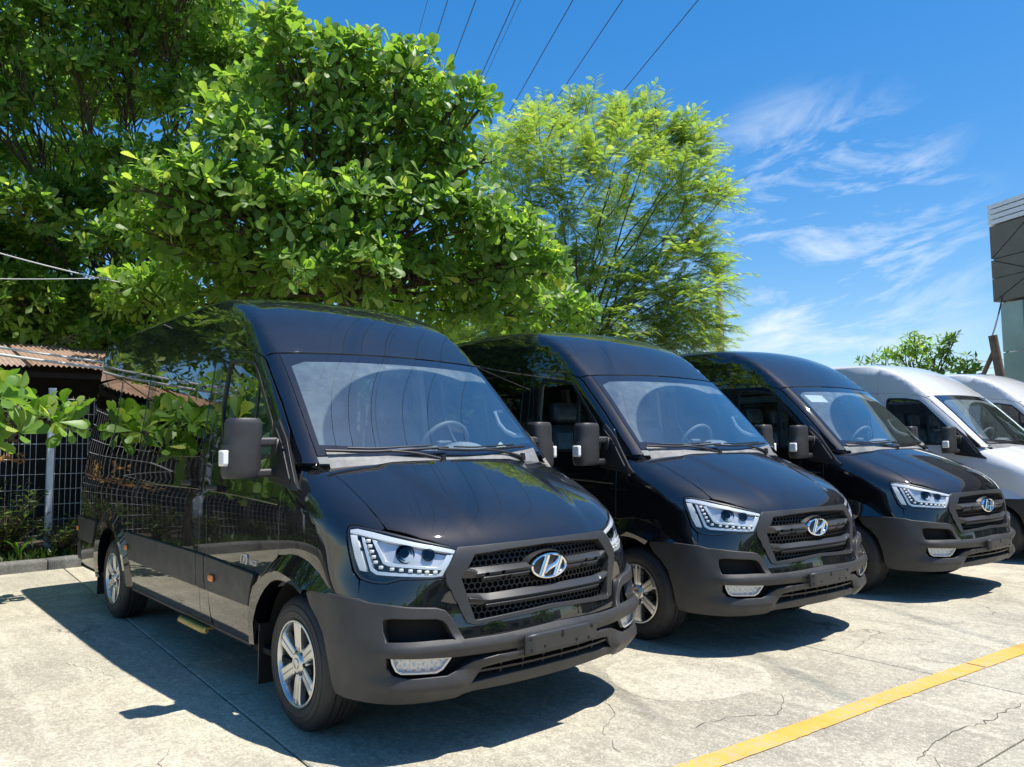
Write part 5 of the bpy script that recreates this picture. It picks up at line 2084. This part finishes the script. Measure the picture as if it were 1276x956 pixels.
# small loose tree at the right beyond the white vans
rE = np.random.default_rng(41)
blobs = [bl(1082, 458, 12, 21), bl(1103, 450, 15, 21), bl(1120, 440, 12, 21), bl(1140, 430, 15, 21), bl(1138, 452, 20, 21), bl(1165, 440, 14, 21), bl(1180, 430, 12, 21), bl(1188, 424, 9, 21), bl(1175, 455, 18, 21), bl(1205, 458, 14, 20.4), bl(1215, 460, 8, 20.4), bl(1155, 465, 20, 21), bl(1110, 470, 22, 21), bl(1140, 420, 7, 21), bl(1200, 470, 18, 20.5)]
tb5 = seen(1150, 480, 21)
blob_tree('small_tree', 'small loose-twigged tree showing above the white vans', 'tree', None, (tb5.x, tb5.y, .0), .07, blobs, 30, rE, PNT, PNT, 'almond_leaf', (.14, .22), (5, 7), 0, .35, (40, 100), .5, fork=(tb5.x, tb5.y, 1.9))

# unseen tree the glossy sides mirror; front lobes added to shade the fence
rF = np.random.default_rng(51)
blobs = [((-7.6 + rF.uniform(-1.0, .8), y_, z_), rF.uniform(.75, 1.0), .7) for y_ in (-8.2, -7.0, -5.8, -4.7, -3.6, -2.8) for z_ in (3.9, 5.0)] + [((-9.0 + rF.uniform(-2, 2), -6.5 + rF.uniform(-3.5, 3), rF.uniform(2.8, 7.5)), rF.uniform(.7, 1.1), .8) for _ in range(34)] + [((-13 + rF.uniform(-2, 2), y_, z_h), 1.25, .8) for y_ in (-12, -10, -8, -6, -4, -2.5) for z_h in (3.2, 5.2, 7.2)]
blob_tree('almond_tree', 'unseen almond tree left of the view, mirrored in the nearest van, with lobes added to shade the fence', 'tree', 'sea almond trees', (-9.5, -6.0, .0), .2, blobs, 15, rF, ALM, SIM, 'almond_leaf', (.16, .28), (6, 8), 0, .6, (50, 98), .35, twig=False, fork=(-9.5, -6.0, 2.6))

# dark trees further off behind the shed and the almond trees
for k, (px, py, dd) in enumerate(((-60, 400, 30), (70, 395, 31), (190, 392, 30), (310, 395, 32), (430, 398, 31), (550, 400, 32), (660, 405, 33))):
    c = seen(px, py, dd)
    bs = [((c.x + rF.uniform(-1.6, 1.6), c.y + rF.uniform(-1.9, 1.9), rF.uniform(2.0, 6.2)), rF.uniform(1.0, 1.5), .85) for _ in range(9)]
    blob_tree('background_tree', ('first', 'second', 'third', 'fourth', 'fifth', 'sixth', 'seventh')[k] + ' from the left of the dark trees behind the almond crowns', 'tree', 'dark trees beyond the fence', (c.x, c.y, 0), .2, bs, 7, rF, ALM, SIM, 'almond_leaf', (.22, .40), (6, 8), 0, .5, (50, 98), .35, twig=False, fork=(c.x, c.y, 1.8))
# trees and a low building behind the photographer: the glossy noses mirror them
for k in range(9):
    a = math.radians(-72 + k * 19)
    c = Vector((4 + 34 * math.cos(a), -2 + 34 * math.sin(a), 0))
    bs = [((c.x + rF.uniform(-2.6, 2.6), c.y + rF.uniform(-2.6, 2.6), rF.uniform(1.6, 5.6)), rF.uniform(1.3, 2.0), .85) for _ in range(8)]
    blob_tree('street_tree', ('first', 'second', 'third', 'fourth', 'fifth', 'sixth', 'seventh', 'eighth', 'ninth')[k] + ' tree of the row behind the photographer, seen only in reflections', 'tree', 'trees behind the photographer', (c.x, c.y, 0), .2, bs, 5, rF, ALM, SIM, 'almond_leaf', (.3, .5), (6, 8), 0, .5, (50, 98), .35, twig=False, fork=(c.x, c.y, 1.8))
lb = empty('low_building', (42, 3, 0)); tag(lb, 'long grey building across the street behind the photographer, seen only in reflections', 'building')
MB().box((0, 0, 2.2), (8, 70, 4.4)).build('wall', 'wall_grey', lb)
for k in range(16):
    MB().box((-4.03, -32 + k * 4.2, 2.0), (.08, 2.4, 1.8)).build('window', 'dark_glass', lb)

# ------------------------------------------------------------------ fence of welded mesh, posts, shed behind it
fx0 = -7.95


def fence_x(y): return fx0 - (y + .75) * .05


def fence_run(label, y0, npan, single):
    root = empty('mesh_fence', (fence_x(y0), y0, 0)); tag(root, label, 'fence', 'welded mesh fence along the planting strip')
    pw = 2.4
    rx = fence_x(y0)
    pm = MB().box((0, 0, 1.13), (.075, .075, 2.30)).box((0, 0, 2.29), (.085, .085, .02)).mesh('post', 'fence_post')
    for i in range(npan + 1):
        p = link_mesh('post', pm, root)
        y = y0 + i * pw
        p.location = (fence_x(y) - rx + .03, y - y0, 0)
    vw = MB().tube([(0, 0, .12), (0, 0, 2.20)], .0030, 5, False).mesh('wire', 'fence_wire')
    hw = MB().tube([(0, 0, 0), (0, pw - .09, 0)], .0036, 5, False).mesh('wire', 'fence_wire')
    stuff = MB()
    for i in range(npan):
        y = y0 + i * pw
        rot = math.atan2(.05, 1)
        for k in range(int((pw - .1) / .066)):
            yy = y + .06 + k * .066
            if single:
                w = link_mesh('wire', vw, root); w.location = (fence_x(yy) - rx, yy - y0, 0)
            else:
                stuff.tube([(fence_x(yy) - rx, yy - y0, .12), (fence_x(yy) - rx, yy - y0, 2.20)], .003, 4, False)
        for z in (.16, .36, .56, .76, .96, 1.16, 1.36, 1.56, 1.76, 1.96, 2.16):
            if single:
                w = link_mesh('wire', hw, root); w.location = (fence_x(y + .045) - rx + .006, y + .045 - y0, z); w.rotation_euler = (0, 0, rot)
            else:
                stuff.tube([(fence_x(y) - rx + .006, y - y0, z), (fence_x(y + pw) - rx + .006, y + pw - y0, z)], .0036, 4, False)
    if not single:
        o = stuff.build('wire_mesh', 'fence_wire', root); o['kind'] = 'stuff'
    return root


fence_run('wire mesh fence with pale square posts behind the kerb at the left edge', -3.14, 2, True)
fence_run('wire mesh fence carried on to the left, mirrored in the nearest van', -10.4, 3, False)
fence_run('wire mesh fence hidden behind the row of vans', 1.70, 9, False)

shed = empty('shed', (-10.4, -3.0, 0)); tag(shed, 'low dark shed with a rusty corrugated iron roof behind the fence', 'shed')
wl = MB().box((-1.25, 0, 1.62), (.12, 10.0, 3.24)).box((-.9, 5.0, 1.25), (2.4, .12, 2.5)).box((-.9, -5.0, 1.25), (2.4, .12, 2.5))
wl.build('wall', 'shed_wall', shed)
pm = MB()
for y in (-4.8, -1.6, 4.9):
    p = MB().box((1.0, y, 1.33), (.10, .10, 2.66)).build('post', 'pole_wood', shed)
MB().box((1.0, 0, 2.60), (.08, 9.9, .08)).build('beam', 'shed_wall', shed)
shm = MB()
nw = 12
w_ = .86
V = []
for i in range(nw * 4 + 1):
    y = w_ * i / (nw * 4)
    z = .018 * math.cos(2 * PI * i / 4 * 1.0)
    V += [(0, y, z), (-2.6, y, z + .62)]
k = nw * 4 + 1
F = [(2 * i, 2 * i + 2, 2 * i + 3, 2 * i + 1) for i in range(k - 1)]
shm.add(V, F, None, True)
V2 = [(x, y, z - .004) for x, y, z in V]
shm.add(V2, [f[::-1] for f in F], None, True)
smesh = shm.mesh('roof_sheet', 'rusty_sheet')
for i in range(13):
    s_ = link_mesh('roof_sheet', smesh, shed)
    s_.location = (1.30 + random.uniform(-.05, .05), -5.3 + i * .83, 2.70 + .006 * (i % 2) + random.uniform(-.01, .01))
    s_.rotation_euler = (0, random.uniform(-.01, .01), random.uniform(-.012, .012))

# ------------------------------------------------------------------ planting along the kerb
rP = np.random.default_rng(77)


def shrub(label, x, y, h, w, n, mat, tmpl, L, group, nm='shrub', cat='shrub', z0=.10):
    root = empty(nm, (x, y, z0)); tag(root, label, cat, group)
    st = MB()
    P, D, U, S = [], [], [], []
    for k in range(n):
        a = rP.uniform(0, 6.28); rr = w * math.sqrt(rP.random())
        tip = np.array([rr * math.cos(a), rr * math.sin(a), h * rP.uniform(.45, 1.0) * (1 - .35 * (rr / w) ** 2)])
        st.tube([(0, 0, 0), tuple(tip * [.35, .35, .55]), tuple(tip)], [.009, .006, .003], 5, False)
        for q in range(9):
            t = rP.uniform(.3, 1.05)
            c = tip * [t ** 1.3, t ** 1.3, t]
            d = rP.normal(0, 1, 3); d[2] = abs(d[2]) * .4 - .1
            P.append(c); D.append(d); U.append(np.array([0, 0, 1.]) + rP.normal(0, .3, 3)); S.append(rP.uniform(*L))
    st.build('stem', 'bark', root)
    P, D, U, S = map(np.array, (P, D, U, S))
    leaf_cloud('leaves', mat, root, tmpl, P, frames(D, U), S, np.clip(rP.normal(.45, .25, len(P)), 0, 1))
    return root


SG = 'shrubs growing along the fence'
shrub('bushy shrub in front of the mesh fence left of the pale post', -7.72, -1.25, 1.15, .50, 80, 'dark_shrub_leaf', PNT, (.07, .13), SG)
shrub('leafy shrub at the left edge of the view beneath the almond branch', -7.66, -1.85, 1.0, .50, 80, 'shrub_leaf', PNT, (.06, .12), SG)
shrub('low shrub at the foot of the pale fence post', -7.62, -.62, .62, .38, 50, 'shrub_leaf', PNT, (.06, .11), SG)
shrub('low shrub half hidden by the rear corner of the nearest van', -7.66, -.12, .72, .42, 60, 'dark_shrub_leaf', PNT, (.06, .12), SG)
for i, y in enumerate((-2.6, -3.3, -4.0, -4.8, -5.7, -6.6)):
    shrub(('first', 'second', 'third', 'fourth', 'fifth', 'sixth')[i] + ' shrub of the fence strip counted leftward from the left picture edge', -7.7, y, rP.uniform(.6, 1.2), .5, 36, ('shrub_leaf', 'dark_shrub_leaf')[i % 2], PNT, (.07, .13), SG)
# strappy bright plant beside the kerb
sp_ = empty('strap_plant', (-7.50, -1.12, .10)); tag(sp_, 'bright narrow-leaved plant standing behind the kerb', 'plant')
for k in range(22):
    a = rP.uniform(0, 6.28); L = rP.uniform(.28, .50)
    t = np.linspace(0, 1, 6)
    P = np.stack([np.cos(a) * .20 * t ** 1.6 * L / .4, np.sin(a) * .20 * t ** 1.6 * L / .4, L * t * (1 - .35 * t * t)], -1)
    sd_ = np.array([-math.sin(a), math.cos(a), 0]) * .011
    w = np.sin(PI * (.12 + .85 * t))[:, None]
    V = np.concatenate([P + sd_ * w, P - sd_ * w])
    MB().add(V, [(i, i + 1, 7 + i, 6 + i) for i in range(5)], None, True).build('blade', 'bright_leaf', sp_)
# ground cover: grass and litter
P, D, U, S = [], [], [], []
for k in range(3600):
    y = rP.uniform(-6.5, 3.0); x = -7.42 - (y + 1.3) * .05 - abs(rP.normal(0, .35))
    P.append((x, y, .09)); a = rP.uniform(0, 6.28)
    D.append((math.cos(a) * .5, math.sin(a) * .5, rP.uniform(.4, 1.2))); U.append(rP.normal(0, 1, 3)); S.append(rP.uniform(.07, .20))
P, D, U, S = map(np.array, (P, D, U, S))
gc = leaf_cloud('ground_cover', 'shrub_leaf', None, PNT, P, frames(D, U), S, np.clip(rP.normal(.4, .25, len(P)), 0, 1))
# dry leaves caught on the fence
P, D, U, S = [], [], [], []
for k in range(150):
    y = rP.uniform(-2.6, -1.02)
    P.append((fence_x(y) + rP.normal(0, .05), y, 1.40 + rP.normal(0, .05))); d = rP.normal(0, 1, 3); d[2] = -abs(d[2]) * .7
    D.append(d); U.append(rP.normal(0, 1, 3)); S.append(rP.uniform(.07, .15))
P, D, U, S = map(np.array, (P, D, U, S))
dl = leaf_cloud('dry_leaf_litter', 'dry_leaf', None, PNT, P, frames(D, U), S, rP.random(len(P)))

# ------------------------------------------------------------------ poles and cables
up_ = seen(898, 440, 27)
pole = empty('utility_pole', (up_.x, up_.y, 0)); tag(pole, 'slim grey utility pole behind the feathery tree', 'pole')
MB().tube([(0, 0, -.2), (0, 0, 7.4)], [.17, .12], 12).build('shaft', 'pole_concrete', pole)
MB().tube([(-.5, -.25, 5.5), (.5, .25, 5.7)], .035, 8).build('arm', 'pole_wood', pole)
p2b, p2t = seen(1247, 470, 19.2), seen(1237, 418, 19.2)
pd_ = p2b - (p2t - p2b) * (p2b.z / (p2t.z - p2b.z))
pole2 = empty('leaning_post', (pd_.x, pd_.y, 0)); tag(pole2, 'short leaning wooden post beside the building at the right edge', 'post')
MB().tube([(0, 0, -.1), tuple(p2t - pd_)], [.10, .085], 10).build('shaft', 'pole_wood', pole2)
s1, s2 = seen(1241, 432, 19.2), seen(1224, 470, 19.5)
MB().tube([tuple(s1 - pd_), tuple(s2 - pd_)], .045, 8).build('brace', 'pole_wood', pole2)


def cable(name, label, pts, r, mat, group, cat='cable', sag=0.0, k=14):
    A, B = np.array(pts[0], float), np.array(pts[-1], float)
    t = np.linspace(0, 1, k)
    P = A + (B - A) * t[:, None]
    P[:, 2] -= sag * 4 * t * (1 - t)
    o = MB().tube(P, r, 6, False).build(name, mat)
    tag(o, label, cat, group)


vp = (seen(366, 612, 1.0) - Vector(CAM_POS)).normalized()
PG = 'overhead power lines'
for i, (px, dist, lb) in enumerate(((533, 27.5, 'thin pale power line, leftmost of those crossing the sky'), (558, 23.9, 'second power line from the left above the almond tree'),
                                    (593, 22.4, 'third power line from the left above the almond tree'), (642, 20.9, 'thick power line of the close pair in the middle of the fan'), (649, 25.6, 'thin power line of the close pair in the middle of the fan'),
                                    (714, 21.3, 'power line running down between the almond tree and the feathery tree'), (776, 21.7, 'power line ending at the left top of the feathery tree'), (870, 22.4, 'rightmost power line, ending at the right top of the feathery tree'))):
    A = seen(px, 0, dist)
    cable('power_line', lb, [tuple(A - vp * 16.0), tuple(A + vp * 40)], .0125 if i not in (0, 4) else .008, 'cable_black', PG, sag=.0, k=10)
CG = 'slack cables along the fence'
cable('cable', 'upper pale cable of the pair sagging under the rusty roof', [(-7.75, -5.5, 3.35), (-7.55, 1.6, 2.52)], .016, 'cable_grey', CG, sag=.10)
cable('cable', 'lower pale cable of the pair sagging under the rusty roof', [(-7.75, -5.5, 3.28), (-7.55, 1.6, 2.45)], .020, 'cable_grey', CG, sag=.12)
c1, c2 = seen(-60, 298, 11.5), seen(150, 352, 11.8)
cable('cable', 'pale cable crossing the leaves of the tall almond tree', [tuple(c1), tuple(c2)], .009, 'cable_grey', CG, sag=.03)
c1, c2 = seen(-60, 346, 11.5), seen(140, 346, 12.2)
cable('cable', 'thin level cable below the pale one in the tall almond tree', [tuple(c1), tuple(c2)], .006, 'cable_grey', CG, sag=.02)
c1, c2 = seen(800, 448, 24), seen(900, 432, 26.8)
cable('cable', 'white cable running from the utility pole into the feathery tree', [tuple(c1), tuple(c2)], .018, 'cable_grey', None, sag=.1)
c1, c2 = seen(1249, 370, 21.0), seen(1236, 420, 19.2)
cable('cable', 'dark cable from the building down to the leaning post', [tuple(c1), tuple(c2)], .016, 'cable_black', None, sag=.05)
for j, (ya, yb) in enumerate(((447, 452), (456, 461), (464, 466))):
    c1, c2 = seen(1195, ya + 3, 24), seen(1262, ya, 24)
    cable('cable', ('uppermost', 'middle', 'lowest')[j] + ' of the thin wires strung behind the leaning post', [tuple(c1), tuple(c2)], .010, 'cable_grey', 'wires behind the leaning post', sag=.03)

# ------------------------------------------------------------------ building at the right edge
Cn = seen(1233, 283, 22.0)
Cb = seen(1238, 362, 22.0)
face = Vector((math.cos(math.radians(-24)), math.sin(math.radians(-24)), 0))
back = Vector((-face.y, face.x, 0))
bd = empty('showroom', (Cn.x, Cn.y, 0)); bd.rotation_euler = (0, 0, math.radians(-24))
tag(bd, 'showroom building with louvred parapet and dark triangular panels at the right edge', 'building')
zt, zb = Cn.z, Cn.z - 1.82
LF = 13.0
core = MB().box((LF / 2 + .02, 4.05, (zt + zb) / 2), (LF, 8.0, zt - zb - .02))
core.build('canopy', 'black_plastic', bd)
# triangular panels with open joints
def tri_panel(p, q, r):
    c = (np.array(p) + np.array(q) + np.array(r)) / 3
    pts = [c + (np.array(x) - c) * .955 for x in (p, q, r)]
    m = MB().prism([(x, -.03, z) for x, z in pts], (0, .06, 0))
    m.build('cladding_panel', 'cladding_brown', bd)
def z_(f): return zb + (zt - zb) * f
xs_ = np.arange(0, LF + .1, 2.2)
lv = [0, .31, .56, 1.0]
for a, b in zip(xs_[:-1], xs_[1:]):
    m_ = (a + b) / 2
    for k in range(3):
        z0, z1 = z_(lv[k]), z_(lv[k + 1])
        if k % 2 == 0:
            tri_panel((a, z0), (b, z0), (m_, z1)); tri_panel((a, z0), (m_, z1), (a, z1)); tri_panel((b, z0), (b, z1), (m_, z1))
        else:
            tri_panel((a, z1), (m_, z0), (b, z1)); tri_panel((a, z0), (m_, z0), (a, z1)); tri_panel((m_, z0), (b, z0), (b, z1))
for i in range(4):
    MB().box((LF / 2, 4.0, zt + .075 + i * .128), (LF - .03 + .06, 8.06, .098)).build('louver', 'louver_metal', bd)
MB().box((LF / 2 + .1, 4.05, zt + .26), (LF - .2, 7.8, .50)).build('parapet', 'black_plastic', bd)
ly = .06
rd_ = (seen(1249, 420, 1.0) - Vector(CAM_POS))
k_ = ((Vector((Cn.x, Cn.y, 0)) + back * ly - Vector(CAM_POS)).dot(back)) / rd_.dot(back)
lx = (Vector(CAM_POS) + rd_ * k_ - Vector((Cn.x, Cn.y, 0))).dot(face)
for i in range(4):
    MB().box((lx + .28, ly + .35, .03 + (zb - .06) * (i + .5) / 4), (.56, .7, (zb - .06) / 4 - .02)).build('facade_panel', 'green_panel', bd)
MB().box((lx + 6.6, ly + 1.0, zb / 2), (12.0, .1, zb - .05)).build('glass_wall', 'dark_glass', bd)
for i in range(7):
    MB().box((lx + .62 + i * 1.7, ly + .92, zb / 2), (.08, .10, zb - .06)).build('mullion', 'louver_metal', bd)
# downpipe beside the facade
MB().tube([(lx - .06, ly + .2, 0), (lx - .06, ly + .2, zb)], .035, 8).build('downpipe', 'cable_black', bd)

# ------------------------------------------------------------------ small things in and on the vans
def in_van(name, label, cat, mb, mat, v):
    o = mb.build(name, mat)
    o.location = v.location; o.rotation_euler = v.rotation_euler
    tag(o, label, cat)
    return o


m = MB()
m.prism([(-.17, .52, 1.435), (-.14, .62, 1.435), (-.19, .60, 1.510)], (-.004, 0, 0))
m.prism([(-.19, .60, 1.510), (-.14, .62, 1.435), (-.20, .71, 1.450)], (-.004, 0, 0))
in_van('paper_card', 'folded yellowish card on the dashboard of the nearest black van', 'card', m, 'paper', van1)
m = MB()
yy = np.linspace(-.66, -.40, 5)
A = projW(yy, np.full(5, 2.005)) + np.array([-.012, 0, -.012]); B = projW(yy, np.full(5, 1.925)) + np.array([-.012, 0, -.012])
m.add(np.concatenate([A, B]), [(i, 5 + i, 6 + i, i + 1) for i in range(4)], None, True)
in_van('windscreen_sticker', 'white label at the upper corner inside the windscreen of the farthest black van', 'sticker', m, 'paper_white', van3)
m = MB().rbox((-.30, -.46, 1.515), (.09, .17, .06), .9, 6, rot_xyz(.25, 0, .3))
in_van('pink_cloth', 'crumpled pink cloth on the dashboard of the nearer white van', 'cloth', m, 'pink_cloth', van4)
m = MB().box((-.22, -.42, 1.462), (.16, .26, .004), rot_xyz(0, -.12, .2))
in_van('paper_sheet', 'white paper lying on the dashboard of the nearer white van', 'paper', m, 'paper_white', van4)
